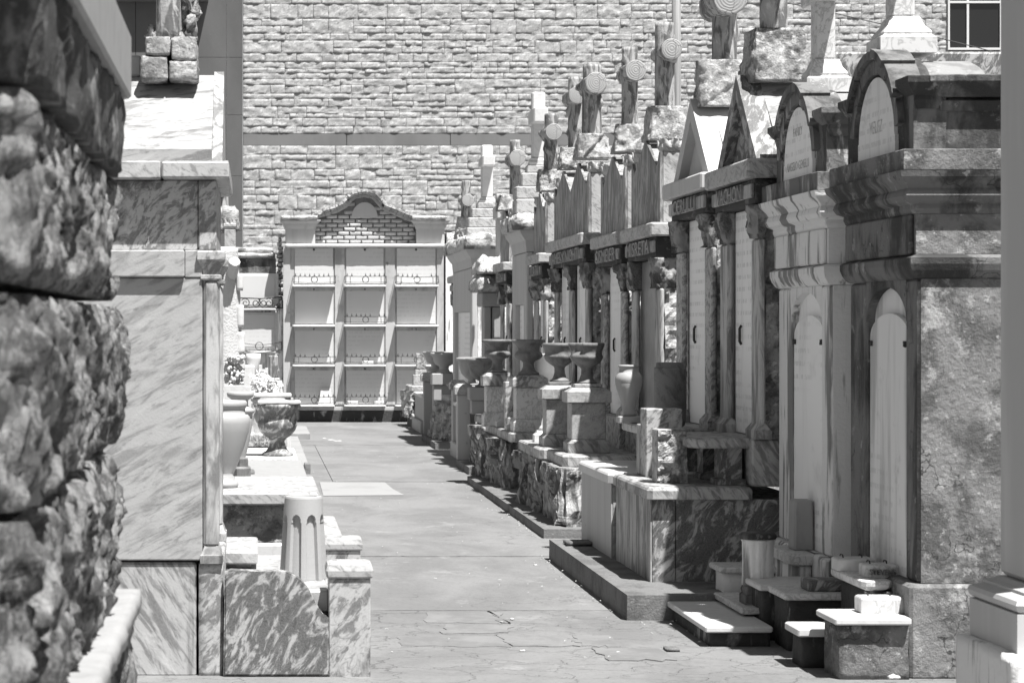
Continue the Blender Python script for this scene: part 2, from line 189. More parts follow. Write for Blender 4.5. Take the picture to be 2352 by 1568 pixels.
# ---------------------------------------------------------------- shapes
class B:
    """collects faces in world coordinates"""
    def __init__(s): s.bm = bmesh.new()
    def quads(s, rings, closed=True, cap0=False, cap1=False, smooth=False):
        vs = [[s.bm.verts.new(p) for p in r] for r in rings]
        n = len(vs[0])
        for a, b in zip(vs, vs[1:]):
            for i in range(n if closed else n - 1):
                f = s.bm.faces.new((a[i], a[(i + 1) % n], b[(i + 1) % n], b[i])); f.smooth = smooth
        if cap0: s.bm.faces.new(list(reversed(vs[0])))
        if cap1: s.bm.faces.new(vs[-1])
        return s
    def stack(s, x0, x1, y0, y1, prof, k=0.0):
        """rectangle swept up a profile of (outward offset, z); k cuts the corners"""
        rings = []
        for p in prof:
            o, z = p[0], p[1]
            a, b, c, d = x0 - o, x1 + o, y0 - o, y1 + o
            kk = p[2] if len(p) > 2 else k
            if k > 0 or len(p) > 2:
                kk = max(kk, 1e-4)
                rings.append([(a + kk, c, z), (b - kk, c, z), (b, c + kk, z), (b, d - kk, z), (b - kk, d, z), (a + kk, d, z), (a, d - kk, z), (a, c + kk, z)])
            else:
                rings.append([(a, c, z), (b, c, z), (b, d, z), (a, d, z)])
        return s.quads(rings, cap0=True, cap1=True)
    def box(s, x0, x1, y0, y1, z0, z1, c=0.006):
        if x0 > x1: x0, x1 = x1, x0
        if y0 > y1: y0, y1 = y1, y0
        c = min(c, (x1 - x0) * 0.3, (y1 - y0) * 0.3, (z1 - z0) * 0.3)
        if c <= 0: return s.stack(x0, x1, y0, y1, [(0, z0), (0, z1)])
        return s.stack(x0, x1, y0, y1, [(-c, z0), (0, z0 + c), (0, z1 - c), (-c, z1)], k=c)
    def lathe(s, cx, cy, prof, seg=40, fn=None, smooth=True, z0=0.0):
        rings = []
        for r, z in prof:
            ring = []
            for i in range(seg):
                t = 2 * math.pi * i / seg
                rr = fn(r, z, t) if fn else r
                ring.append((cx + rr * math.cos(t), cy + rr * math.sin(t), z + z0))
            rings.append(ring)
        return s.quads(rings, cap0=True, cap1=True, smooth=smooth)
    def prism(s, pts, ax, a0, a1):
        def P(p, a): return (a, p[0], p[1]) if ax == 'x' else (p[0], a, p[1]) if ax == 'y' else (p[0], p[1], a)
        v0 = [s.bm.verts.new(P(p, a0)) for p in pts]; v1 = [s.bm.verts.new(P(p, a1)) for p in pts]
        n = len(pts)
        for i in range(n): s.bm.faces.new((v0[i], v0[(i + 1) % n], v1[(i + 1) % n], v1[i]))
        s.bm.faces.new(list(reversed(v0))); s.bm.faces.new(v1)
        return s
    def tube(s, pts, r, seg=6, closed=False):
        pts = [Vector(p) for p in pts]; rings = []
        n = len(pts)
        for i, p in enumerate(pts):
            t = (pts[(i + 1) % n] - pts[i - 1]) if closed else (pts[min(i + 1, n - 1)] - pts[max(i - 1, 0)])
            t.normalize()
            u = t.cross(Vector((0, 0, 1)) if abs(t.z) < 0.9 else Vector((0, 1, 0))).normalized(); v = t.cross(u)
            rr = r[i] if isinstance(r, (list, tuple)) else r
            rings.append([p + rr * (math.cos(2 * math.pi * k / seg) * u + math.sin(2 * math.pi * k / seg) * v) for k in range(seg)])
        if closed: rings.append(rings[0])
        return s.quads(rings, cap0=not closed, cap1=not closed, smooth=True)
    def rock(s, x0, x1, y0, y1, z0, z1, amp=0.03, fr=(4, 4, 4), res=0.03, seed=0, flat='', taper=0.0, facet=0.5, smooth=True, shear=0.0, pillow=0.0, pit=0.0):
        """hewn block: box lattice pushed in and out by broken facets; flat = faces kept true ('t','b','x','X','y','Y')"""
        nx, ny, nz = [max(2, int((b - a) / res)) for a, b in ((x0, x1), (y0, y1), (z0, z1))]
        off = Vector((seed * 3.7, seed * 1.9, seed * 5.3)); V = {}
        cx, cy = (x0 + x1) / 2, (y0 + y1) / 2
        def vert(i, j, k):
            q = V.get((i, j, k))
            if q: return q
            p = Vector((x0 + (x1 - x0) * i / nx, y0 + (y1 - y0) * j / ny, z0 + (z1 - z0) * k / nz))
            n = Vector((0, 0, 0))
            if i == 0: n.x -= 1 if 'x' not in flat else 0
            if i == nx: n.x += 1 if 'X' not in flat else 0
            if j == 0: n.y -= 1 if 'y' not in flat else 0
            if j == ny: n.y += 1 if 'Y' not in flat else 0
            if k == 0: n.z -= 1 if 'b' not in flat else 0
            if k == nz: n.z += 1 if 't' not in flat else 0
            if taper:
                t = 1 - taper * k / nz
                p.x = cx + (p.x - cx) * t; p.y = cy + (p.y - cy) * t
            if n.length > 0:
                g = Vector((p.x * fr[0], (p.y + p.z * shear) * fr[1], p.z * fr[2])) + off
                a = noise.fractal(g, 0.9, 2.1, 5) * 0.5
                dd, pp = noise.voronoi(g * 0.8)
                c = noise.cell(pp[0] * 7.0)
                b = (noise.ridged_multi_fractal(g * 1.7, 0.9, 2.0, 4, 1.0, 2.0) - 1.2) * 0.45
                e = -0.45 if n.length > 1.2 else 0.0
                d = -pit * max(0.0, noise.fractal(g * 0.6 + Vector((9, 2, 4)), 0.9, 2.1, 4) - 0.25) + pillow * (1 - (2.0 * k / nz - 1) ** 6) + amp * (a + facet * c * 0.8 + b * 0.7 + e)
                p = p + n.normalized() * d
            q = s.bm.verts.new(p); V[(i, j, k)] = q; return q
        def face(a, b, c, d):
            f = s.bm.faces.new((a, b, c, d)); f.smooth = smooth
        for i in range(nx):
            for j in range(ny):
                face(vert(i, j, 0), vert(i, j + 1, 0), vert(i + 1, j + 1, 0), vert(i + 1, j, 0))
                face(vert(i, j, nz), vert(i + 1, j, nz), vert(i + 1, j + 1, nz), vert(i, j + 1, nz))
            for k in range(nz):
                face(vert(i, 0, k), vert(i + 1, 0, k), vert(i + 1, 0, k + 1), vert(i, 0, k + 1))
                face(vert(i, ny, k), vert(i, ny, k + 1), vert(i + 1, ny, k + 1), vert(i + 1, ny, k))
        for j in range(ny):
            for k in range(nz):
                face(vert(0, j, k), vert(0, j, k + 1), vert(0, j + 1, k + 1), vert(0, j + 1, k))
                face(vert(nx, j, k), vert(nx, j + 1, k), vert(nx, j + 1, k + 1), vert(nx, j, k + 1))
        return s
    def log(s, p0, p1, r0, r1, seed=0, seg=36, n=24, knots=3):
        """bark-covered stem between two points"""
        p0, p1 = Vector(p0), Vector(p1); t = (p1 - p0); ln = t.length; t.normalize()
        u = t.cross(Vector((0, 1, 0)) if abs(t.y) < 0.9 else Vector((0, 0, 1))).normalized(); v = t.cross(u)
        rr = random.Random(seed); ks = [(rr.uniform(0.15, 0.9), rr.uniform(0, 6.28), rr.uniform(0.25, 0.5)) for _ in range(knots)]
        rings = []
        for i in range(n + 1):
            f = i / n; ring = []
            for k in range(seg):
                a = 2 * math.pi * k / seg
                g = Vector((math.cos(a) * 2.6, math.sin(a) * 2.6, f * ln * 3.0)) + Vector((seed * 2.3, seed, 0))
                ba = 0.5 - abs(noise.noise(Vector((math.cos(a) * 4.5, math.sin(a) * 4.5, f * ln * 1.6 + seed))))
                rad = (r0 + (r1 - r0) * f) * (1 + 0.09 * noise.noise(g) + 0.12 * (ba - 0.3))
                for kf, ka, kh in ks:
                    da = math.atan2(math.sin(a - ka), math.cos(a - ka)); df = (f - kf) * ln / r0
                    rad += r0 * kh * math.exp(-(da * da * 7 + df * df * 5))
                ring.append(p0 + t * (f * ln) + rad * (math.cos(a) * u + math.sin(a) * v))
            rings.append(ring)
        return s.quads(rings, cap0=True, cap1=True, smooth=True)

ORI = {}
def tag(o, label=None, cat=None, group=None, kind=None):
    if label: o['label'] = label
    if cat: o['category'] = cat
    if group: o['group'] = group
    if kind: o['kind'] = kind
    return o
def thing(name, label, cat, loc, group=None):
    o = bpy.data.objects.new(name, None); COL.objects.link(o)
    o.empty_display_size = 0.1
    o.location = loc; ORI[o.name] = Vector(loc)
    return tag(o, label, cat, group)
def obj(name, b, m, parent=None, origin=None, label=None):
    bm = b.bm if isinstance(b, B) else b
    bmesh.ops.recalc_face_normals(bm, faces=bm.faces)
    if parent is not None: base = ORI[parent.name]
    else: base = Vector((0, 0, 0))
    if origin is None:
        if parent is not None: org = base
        else:
            xs = [v.co for v in bm.verts]
            org = Vector(((min(p.x for p in xs) + max(p.x for p in xs)) / 2, (min(p.y for p in xs) + max(p.y for p in xs)) / 2, min(p.z for p in xs)))
    else: org = Vector(origin)
    bmesh.ops.translate(bm, verts=bm.verts, vec=-org)
    me = bpy.data.meshes.new(name); bm.to_mesh(me); bm.free()
    me.materials.append(M[m] if isinstance(m, str) else m)
    o = bpy.data.objects.new(name, me); COL.objects.link(o)
    o.location = org - base
    if parent is not None: o.parent = parent
    ORI[o.name] = org
    if label: o['label'] = label
    return o
def single(name, b, m, label, cat, group=None): return tag(obj(name, b, m), label, cat, group)
def struct(name, b, m, parent=None):
    o = obj(name, b, m, parent)
    if parent is None: o['kind'] = 'structure'
    return o
def copy_tree(o, parent=None):
    c = o.copy(); COL.objects.link(c); c.parent = parent
    ORI[c.name] = ORI[o.name].copy()
    for ch in list(o.children): copy_tree(ch, c)
    return c
def text(name, body, size, loc, facing, m, parent, depth=0.004, sx=1.0, fit=None):
    """lettering in relief; facing '-x', '-y' or '+x'"""
    cu = bpy.data.curves.new(name, 'FONT'); cu.body = body; cu.size = size; cu.extrude = depth; cu.align_x = 'CENTER'; cu.align_y = 'CENTER'; cu.resolution_u = 3; cu.offset = 0.0
    t = bpy.data.objects.new(name, cu); COL.objects.link(t)
    me = bpy.data.meshes.new_from_object(t.evaluated_get(bpy.context.evaluated_depsgraph_get()))
    bpy.data.objects.remove(t); bpy.data.curves.remove(cu)
    rot = {'-y': (90, 0, 0), '-x': (90, 0, -90), '+x': (90, 0, 90)}[facing]
    if fit:
        ws = [v.co.x for v in me.vertices]; sx = fit / (max(ws) - min(ws))
    for v in me.vertices: v.co.x *= sx
    me.materials.clear(); me.materials.append(M[m])
    o = bpy.data.objects.new(name, me); COL.objects.link(o)
    base = ORI[parent.name]; o.parent = parent
    o.location = Vector(loc) - base; o.rotation_euler = [math.radians(a) for a in rot]
    ORI[o.name] = Vector(loc)
    return o
def lettering(w, h, rows, seed, gap=0.3):
    """rows of short worn strokes for an epitaph too faint to read: list of (u0,u1,v0,v1) in 0..w, 0..h"""
    rr = random.Random(seed); out = []
    rh = h / rows
    for i in range(rows):
        v = h - (i + 0.5) * rh
        half = w * rr.uniform(0.3, 0.48); u = w / 2 - half
        while u < w / 2 + half:
            l = rr.uniform(0.012, 0.05)
            out.append((u, min(u + l, w / 2 + half), v - rh * 0.17, v + rh * 0.17)); u += l + rr.uniform(0.006, 0.016)
    return out
# ================================================================ the setting: ground, path, kerbs
g = B(); g.quads([[(-120, -60, 0.0), (160, -60, 0.0)], [(-120, 200, 0.0), (160, 200, 0.0)]], closed=False)
struct('ground', g, 'dirt')
def slab_sheet(b, x0, x1, y0, y1, z, th=0.03, seed=0, n=40):
    """one cast slab with slightly ragged edges"""
    lo, hi = [], []
    for i in range(n + 1):
        x = x0 + (x1 - x0) * i / n
        lo.append((x, y0 + 0.02 * noise.noise(Vector((x * 4, seed, 1)))))
        hi.append((x, y1 + 0.02 * noise.noise(Vector((x * 4, seed, 2)))))
    b.prism(lo + hi[::-1], 'z', z - th, z)
p = B()
slab_sheet(p, 0.45, 2.5, 14.206, 17.564, 0.006, seed=1); slab_sheet(p, -0.5, 2.6, 17.566, 26.15, 0.010, seed=2)
slab_sheet(p, 0.826, 2.9, 26.168, 34.4, 0.014, seed=3); slab_sheet(p, 0.0, 0.822, 26.2, 34.6, 0.008, seed=4)
slab_sheet(p, 0.3, 3.2, 34.48, 43.4, 0.012, seed=5)
struct('path', p, 'path')
p = B(); slab_sheet(p, -0.6, 2.9, 11.62, 14.2, 0.004, seed=6); slab_sheet(p, -6, 9, -8, 11.6, 0.008, seed=7, n=60)
struct('path', p, 'path_flaked')
p = B(); p.prism([(X(735, 25.9), 26.05), (X(885, 25.9), 26.02), (X(902, 24.9), 24.95), (X(928, 24), 24.0), (X(742, 24), 23.9)], 'z', 0.0125, 0.0165)
struct('path', p, 'path_pale')
p = B(); r_ = random.Random(17)
def jag(P, Q, n, a, sd): return [(P[0] + (Q[0] - P[0]) * i / n + (a * noise.noise(Vector((i * 0.9, sd, 3))) if 0 < i < n else 0), P[1] + (Q[1] - P[1]) * i / n + (a * 1.6 * noise.noise(Vector((i * 0.9, sd, 7))) if 0 < i < n else 0)) for i in range(n)]
rows_ = [(14.15, 13.55, 0.95, 1.42), (13.52, 13.1, 1.0, 1.75), (13.06, 12.55, 0.75, 1.9), (12.5, 12.0, 0.95, 2.1)]
for ri, (ya, yb, xa, xb) in enumerate(rows_):
    x = xa; k = 0
    while x < xb - 0.05:
        x2 = min(xb, x + r_.uniform(0.22, 0.6)); sk = r_.uniform(-0.05, 0.05); g = 0.007
        C = [(x + g, yb + r_.uniform(0, 0.06)), (x2 - g, yb + r_.uniform(0, 0.06)), (x2 - g + sk, ya - r_.uniform(0, 0.06)), (x + g + sk, ya - r_.uniform(0, 0.06))]
        if r_.random() > 0.4: p.prism(jag(C[0], C[1], 7, 0.045, ri + k) + jag(C[1], C[2], 5, 0.045, ri + k + 30) + jag(C[2], C[3], 7, 0.045, ri + k + 60) + jag(C[3], C[0], 5, 0.045, ri + k + 90), 'z', 0.0035, 0.0065 + r_.uniform(0, 0.003))
        x = x2; k += 1
struct('path', p, 'path_chip')
p = B()
for (px, py, sx, h) in ((1176, 1425, 0.012, 0.016), (1200, 1497, 0.014, 0.01), (1060, 1395, 0.006, 0.006), (900, 1500, 0.006, 0.006), (1420, 1500, 0.01, 0.006), (1300, 1480, 0.007, 0.005), (1000, 1330, 0.012, 0.008), (830, 1090, 0.03, 0.012), (760, 1012, 0.05, 0.02), (775, 1014, 0.06, 0.02), (745, 1008, 0.03, 0.02), (1230, 1300, 0.012, 0.008)):
    Y = GY(py); x = X(px, Y); p.rock(x - sx, x + sx, Y - sx * 0.5, Y + sx * 0.5, 0.004, 0.008 + h * 0.5, amp=0.006, res=sx / 2.5, seed=px, fr=(30, 30, 30))
tag(obj('gravel', p, 'broken'), kind='stuff')
def kerb(x0, x1, y0, y1, h, m='kerb', seed=0):
    b = B(); b.rock(x0, x1, y0, y1, -0.02, h, amp=0.007, fr=(9, 9, 9), res=0.05, seed=seed, facet=0.2, flat='b', smooth=False)
    return struct('kerb', b, m)
kerb(2.10, 3.0, 13.72, 17.4, 0.15, seed=3)
kerb(2.26, 3.2, 19.05, 26.0, 0.085, seed=5)
kerb(2.40, 3.3, 27.4, 29.1, 0.1, seed=6)
kerb(2.45, 3.3, 33.2, 36.0, 0.1, seed=7)
kerb(2.62, 3.3, 40.4, 42.2, 0.16, seed=8)
kerb(-1.4, 0.60, 27.9, 35.4, 0.1, 'path_pale', seed=9)
kerb(-1.4, 0.80, 36.2, 39.2, 0.1, 'path_pale', seed=10)
lt_ = B(); r_ = random.Random(21)
for i in range(150):
    if r_.random() < 0.6: Y = r_.uniform(12.3, 26); x = (2.08 if 13.7 < Y < 17.5 else 2.24 if Y > 19 else 2.4) - abs(r_.gauss(0, 0.06))
    else: Y = r_.uniform(11.6, 34); x = r_.uniform(0.6, 2.2)
    a = r_.uniform(0, 6.28); l = r_.uniform(0.006, 0.016); w_ = l * r_.uniform(0.3, 0.6); u = Vector((math.cos(a), math.sin(a), 0)); v = Vector((-u.y, u.x, 0)); c = Vector((x, Y, 0.02)); k = 0.004
    lt_.quads([[c - u * l, c - v * w_ + Vector((0, 0, k)), c + u * l, c + v * w_ + Vector((0, 0, k))], [c - u * l + Vector((0, 0, 0.002)), c - v * w_ + Vector((0, 0, k + 0.002)), c + u * l + Vector((0, 0, 0.002)), c + v * w_ + Vector((0, 0, k + 0.002))]], cap0=True, cap1=True)
tag(obj('leaf_litter', lt_, 'broken'), kind='stuff')

# ================================================================ the big building closing the view
WY = 56.0
wall_t = thing('stone_building', 'tall pale split stone building closing the end of the alley', 'building', (3.0, WY + 1, 0))
rr = random.Random(11)
wx0, wx1, top = X(558, WY), X(2178, WY), 10.4
bm_ = B()
def stone(b, x0, x1, z0, z1):
    g = 0.0028; x0 += g; x1 -= g; z0 += g; z1 -= g
    nx = max(2, int((x1 - x0) / 0.07)); nz = max(2, int((z1 - z0) / 0.06)); sd = rr.uniform(0, 500); pr = rr.uniform(0.015, 0.055)
    def spread_(a, c, n, e=0.008): return [a, a + e] + [a + e + (c - a - 2 * e) * q / (n - 2) for q in range(1, n - 2)] + [c - e, c]
    nx = max(4, int((x1 - x0) / 0.055) + 2); nz = max(4, int((z1 - z0) / 0.045) + 2); US, VS = spread_(x0, x1, nx), spread_(z0, z1, nz)
    vs = []
    for k in range(nz + 1):
        row = []
        for i in range(nx + 1):
            e = min(i, nx - i, 1) * min(k, nz - k, 1)
            x = US[i]; z = VS[k]
            q = noise.fractal(Vector((x * 5 + z * 3, sd, z * 7)), 0.7, 2.2, 4); q2 = noise.cell(noise.voronoi(Vector((x * 7 + z * 5, sd, z * 9)))[1][0] * 9)
            y = WY - (0.03 + e * (0.004 + pr * 0.1 + 0.017 * q + 0.011 * q2))
            row.append(b.bm.verts.new((x, y, z)))
        vs.append(row)
    for k in range(nz):
        for i in range(nx):
            f = b.bm.faces.new((vs[k][i], vs[k][i + 1], vs[k + 1][i + 1], vs[k + 1][i])); f.smooth = True
    rim = [vs[0][i] for i in range(nx + 1)] + [vs[k][nx] for k in range(1, nz + 1)] + [vs[nz][i] for i in range(nx - 1, -1, -1)] + [vs[k][0] for k in range(nz - 1, 0, -1)]
    bk = [b.bm.verts.new((v.co.x, WY + 0.02, v.co.z)) for v in rim]
    for i in range(len(rim)): b.bm.faces.new((rim[i], rim[i - 1], bk[i - 1], bk[i]))
def courses(b, z0, z1, x0, x1):
    z = z0
    while z < z1 - 0.05:
        h = min(rr.choice((0.13, 0.16, 0.2, 0.26, 0.3, 0.34)), z1 - z)
        if z1 - z - h < 0.1: h = z1 - z
        x = x0
        while x < x1 - 0.01:
            l = rr.uniform(0.5, 1.4)
            if x1 - x - l < 0.3: l = x1 - x
            kind = rr.random()
            if h < 0.21 or kind < 0.3: 
                n = max(1, round(l / rr.uniform(0.4, 0.9)))
                for i in range(n): stone(b, x + l * i / n, x + l * (i + 1) / n, z, z + h)
            else:
                c = h * rr.choice((0.4, 0.5, 0.6))
                m1 = rr.uniform(0.35, 0.65)
                stone(b, x, x + l * m1, z, z + c); stone(b, x + l * m1, x + l, z, z + c)
                m2 = rr.uniform(0.3, 0.7)
                if rr.random() < 0.5: stone(b, x, x + l, z + c, z + h)
                else: stone(b, x, x + l * m2, z + c, z + h); stone(b, x + l * m2, x + l, z + c, z + h)
            x += l
        z += h
zb0, zb1 = Z(335, WY), Z(307, WY)
courses(bm_, 0.9, zb0, wx0, wx1); courses(bm_, zb1, top, wx0, wx1)
courses(bm_, 0.9, Z(118, WY), wx1, X(2330, WY))
obj('stone_facing', bm_, 'splitface', wall_t)
b = B(); b.box(wx0 - 0.0, X(2420, WY), WY + 0.004, WY + 9, 0, top + 0.1, 0); obj('wall', b, 'mortar', wall_t)
b = B()
x = wx0
while x < X(2300, WY):
    b.box(x + 0.008, x + 2.4 * 1.0 - 0.008, WY - 0.03, WY + 0.003, zb0 + 0.006, zb1 - 0.006, 0.004); x += 2.4
obj('stone_band', b, 'concrete_pale', wall_t)
b = B()
xs = [X(-40, WY), X(520, WY) - 4.2, X(520, WY) - 2.1, X(520, WY), wx0 - 0.01]
zs = [0, 1.9, Z(530, WY), Z(405, WY), Z(265, WY), Z(133, WY), Z(0, WY), top]
for x0, x1 in zip(xs, xs[1:]):
    for z0, z1 in zip(zs, zs[1:]): b.box(x0 + 0.005, x1 - 0.005, WY - 0.05 if x0 < X(519, WY) else WY - 0.03, WY + 0.5, z0 + 0.004, z1 - 0.004, 0.004)
obj('concrete_panel', b, 'concrete', wall_t)
b = B(); b.box(X(270, WY), X(479, WY), WY - 0.5, WY - 0.052, Z(5, WY), Z(-8, WY), 0.01); obj('window_sill', b, 'concrete_pale', wall_t)
w = B(); fx0, fx1, fz0, fz1 = X(2175, WY), X(2298, WY), Z(116, WY), Z(-90, WY)
w.box(fx0, fx0 + 0.04, WY - 0.1, WY, fz0, fz1, 0); w.box(fx1 - 0.04, fx1, WY - 0.1, WY, fz0, fz1, 0); w.box(fx0 + 0.041, fx1 - 0.041, WY - 0.1, WY, fz0, fz0 + 0.05, 0)
w.box(X(2218, WY), X(2223, WY), WY - 0.095, WY, fz0 + 0.051, fz1, 0); w.box(fx0 + 0.041, fx1 - 0.041, WY - 0.105, WY - 0.02, Z(9, WY), Z(4, WY), 0)
win = obj('window', w, 'frame', wall_t)
w = B(); w.box(fx0 + 0.03, fx1 - 0.03, WY - 0.05, WY - 0.03, fz0 + 0.03, fz1 - 0.02, 0); obj('pane', w, 'glass', win)

# utility pole and its cable
PY = 52.0
b = B(); b.lathe(X(1553.5, PY), PY, [(0.125, 0), (0.11, 3), (0.1, 7.3), (0.09, 11.5)], 16); single('utility_pole', b, 'wood', 'grey wooden utility pole standing before the stone building', 'pole')
b = B(); pts = []
for i in range(25):
    t = i / 24; px = 1554 + (2420 - 1554) * t; pts.append((X(px, 51.8), 51.8, Z(-45 + 200 * t - 8 * math.sin(t * math.pi), 51.8)))
b.tube(pts, 0.011, 5); single('power_cable', b, 'iron', 'thin dark cable sagging from the wooden pole across the stone wall', 'cable')
# ================================================================ the wall of twelve vaults closing the alley
VYf = 43.2
K = VYf / F
def vx(px): return X(px, VYf)
def vz(py): return Z(py, VYf)
vt = thing('wall_vault', 'pale wall of twelve marble fronted vaults under an arched brick pediment', 'tomb', (vx(838), VYf + 1, 0))
b = B(); b.box(vx(657), vx(1019), VYf, VYf + 2.3, vz(942), vz(560), 0); obj('body', b, 'vault_frame', vt, label='grey plaster front')
b = B(); b.box(vx(655), vx(1022), VYf - 0.06, VYf + 2.3, 0, vz(942) - 0.002, 0.01); obj('base', b, 'stucco_black', vt)
cols = [(677, 765, 671, 768), (795, 881, 789, 885), (911, 1000, 906, 1005)]
rows = [(570, 651, 655), (661, 743, 746), (752, 833, 837), (843, 926, 929)]
def railing(parent, x0, x1, z0, z1, y0, out, seed, ring=True, fin=True, sag=0.0):
    r = random.Random(seed); b = B(); yb = y0 - out; n = 12
    def line(z): return [(x0 + (x1 - x0) * i / n, yb, z - sag * math.sin(math.pi * i / n)) for i in range(n + 1)]
    b.tube([(x0, y0, z1)] + line(z1) + [(x1, y0, z1)], 0.006); b.tube([(x0, y0, z0 + 0.02)] + line(z0 + 0.02) + [(x1, y0, z0 + 0.02)], 0.005)
    for f in (0.0, 0.13, 0.87, 1.0): b.tube([(x0 + (x1 - x0) * f, yb, z0), (x0 + (x1 - x0) * f, yb, z1)], 0.005)
    if fin:
        for i in range(9):
            if r.random() < 0.12: continue
            x = x0 + (x1 - x0) * (i + 0.5) / 9; zz = z1 - sag * math.sin(math.pi * (i + 0.5) / 9)
            b.tube([(x, yb, zz), (x, yb, zz + 0.03), (x, yb, zz + 0.06)], [0.005, 0.008, 0.002]); b.tube([(x - 0.022, yb, zz + 0.018), (x, yb, zz + 0.01), (x + 0.022, yb, zz + 0.018)], 0.004)
    o = obj('iron_railing', b, 'iron', parent)
    if ring:
        q = B(); c = (x0 + x1) / 2; rz = (z0 + z1) / 2 + 0.005; rad = (z1 - z0) * 0.44
        q.tube([(c + rad * math.cos(t * math.pi / 12), yb, rz + rad * math.sin(t * math.pi / 12)) for t in range(24)], 0.0075, closed=True); obj('ring', q, 'iron', o)
    return o
num = 0
for ri, (t0, t1, sh) in enumerate(rows):
    for ci, (a, c, s0, s1) in enumerate(cols):
        num += 1
        b = B(); b.box(vx(a), vx(c), VYf - 0.022, VYf - 0.002, vz(t1), vz(t0), 0.003); tb = obj('tablet', b, 'vault_tablet', vt)
        b = B(); b.lathe(0, 0, [(0.0, 0), (0.02, 0), (0.02, 0.012), (0.0, 0.016)], 10)
        bmesh.ops.rotate(b.bm, verts=b.bm.verts, cent=(0, 0, 0), matrix=__import__('mathutils').Matrix.Rotation(math.pi / 2, 3, 'X'))
        bmesh.ops.translate(b.bm, verts=b.bm.verts, vec=(vx((a + c) / 2), VYf - 0.022, vz(t0 + 3.5))); obj('stud', b, 'iron', tb)
        b = B(); b.rock(vx(s0), vx(s1), VYf - 0.27, VYf + 0.0, vz(sh + (5 if ri < 3 else 4)), vz(sh), amp=0.006, fr=(8, 8, 8), res=0.04, seed=num, facet=0.2, flat='Y'); obj('shelf', b, 'marble_white', vt)
        if ri < 3: b = B(); b.box(vx(a - 2), vx(c + 2), VYf - 0.035, VYf - 0.001, vz(sh + 13.5), vz(sh + 5.4), 0.004); obj('lintel', b, 'vault_frame', vt)
        if (ri, ci) in ((0, 0), (0, 1), (0, 2), (1, 1), (2, 0), (2, 1), (2, 2), (3, 0), (3, 1)):
            railing(vt, vx(a - 4), vx(c + 5), vz(sh) + 0.03, vz(sh - 19 if ri else sh - 20), VYf - 0.01, 0.22, num, fin=True, sag=R.uniform(0, 0.025))
        if ri in (1, 2): text('numeral', str(num + 3), 0.07, (vx((a + c) / 2), VYf - 0.037, vz(sh + 10.5)), '-y', 'letter', vt)
for px in (658.5, 780, 896, 1011):
    b = B(); w_ = 8 if px in (658.5, 1011) else 11
    b.box(vx(px - w_), vx(px + w_), VYf - 0.03, VYf - 0.001, vz(929), vz(569), 0.004); obj('pilaster', b, 'vault_frame', vt)
b = B(); b.rock(vx(655), vx(1022), VYf - 0.15, VYf + 0.3, vz(569), vz(560.5), amp=0.008, fr=(6, 6, 6), res=0.06, seed=4, facet=0.3); obj('cornice', b, 'marble_white', vt)
b = B(); b.box(vx(665), vx(1012), VYf - 0.05, VYf - 0.001, vz(942), vz(933.5), 0.006); obj('sill', b, 'vault_frame', vt)
# the pediment: brick field, arch ring, side blocks and a broken coping
arch = [(714, 497), (726, 484), (770, 471), (786, 462), (797, 449), (812, 439), (838, 434), (862, 440), (877, 453), (886, 466), (931, 485), (963, 497)]
b = B(); b.prism([(vx(718), vz(560)), (vx(718), vz(503))] + [(vx(p_), vz(q_ + 9)) for p_, q_ in arch] + [(vx(960), vz(503)), (vx(960), vz(560))], 'y', VYf + 0.12, VYf + 0.5); obj('pediment', b, 'lime_mortar', vt)
bk = B(); r_ = random.Random(5); z = vz(560); row = 0
def arch_z(px):
    for (p0, q0), (p1, q1) in zip(arch, arch[1:]):
        if p0 <= px <= p1: return q0 + (q1 - q0) * (px - p0) / (p1 - p0)
    return 500
while z < vz(470):
    x = vx(722) - (0.1 if row % 2 else 0)
    while x < vx(956):
        x1 = min(x + 0.205, vx(957)); xa = max(x, vx(722))
        pc = VX + (xa + x1) / 2 * F / VYf
        if x1 - xa > 0.05 and VY - (z + 0.07 - H) * F / VYf > arch_z(pc) + 17 and not (806 < pc < 870 and z > vz(500)):
            bk.rock(xa + 0.006, x1 - 0.006, VYf + 0.085 - r_.uniform(0, 0.012), VYf + 0.13, z + 0.006, z + 0.069, amp=0.007, fr=(14, 14, 14), res=0.035, seed=row * 17 + x, facet=0.3, flat='Y')
        x += 0.211
    z += 0.075; row += 1
obj('brickwork', bk, 'brick', vt)
b = B(); cz = vz(500); pts = [(vx(808) , cz)] + [(vx(838) + (vx(868) - vx(838)) * math.cos(a * math.pi / 14), cz + 0.28 * math.sin(a * math.pi / 14)) for a in range(14, -1, -1)]
b.prism(pts[1:], 'y', VYf + 0.06, VYf + 0.13); obj('tympanum', b, 'plaster_smooth', vt)
cb = B(); ring = B(); r_ = random.Random(3)
def along(o):
    pts = []
    for i, (p_, q_) in enumerate(arch):
        a_ = arch[max(i - 1, 0)]; c_ = arch[min(i + 1, len(arch) - 1)]
        dx, dy = c_[0] - a_[0], c_[1] - a_[1]; l = math.hypot(dx, dy)
        pts.append((vx(p_ - dy / l * o), vz(q_ + dx / l * o)))
    return pts
def band(b, o0, o1, y0, y1, gaps=0.0, jit=0.0):
    A, C = along(o0), along(o1)
    for i in range(len(A) - 1):
        n = 3
        for k in range(n):
            if r_.random() < gaps: continue
            f0, f1 = (k + 0.03) / n, (k + 0.97) / n
            L = lambda P, f: (P[i][0] + (P[i + 1][0] - P[i][0]) * f, P[i][1] + (P[i + 1][1] - P[i][1]) * f)
            j = r_.uniform(-jit, jit)
            b.prism([L(A, f0), L(A, f1), L(C, f1), L(C, f0)], 'y', y0 + j, y1)
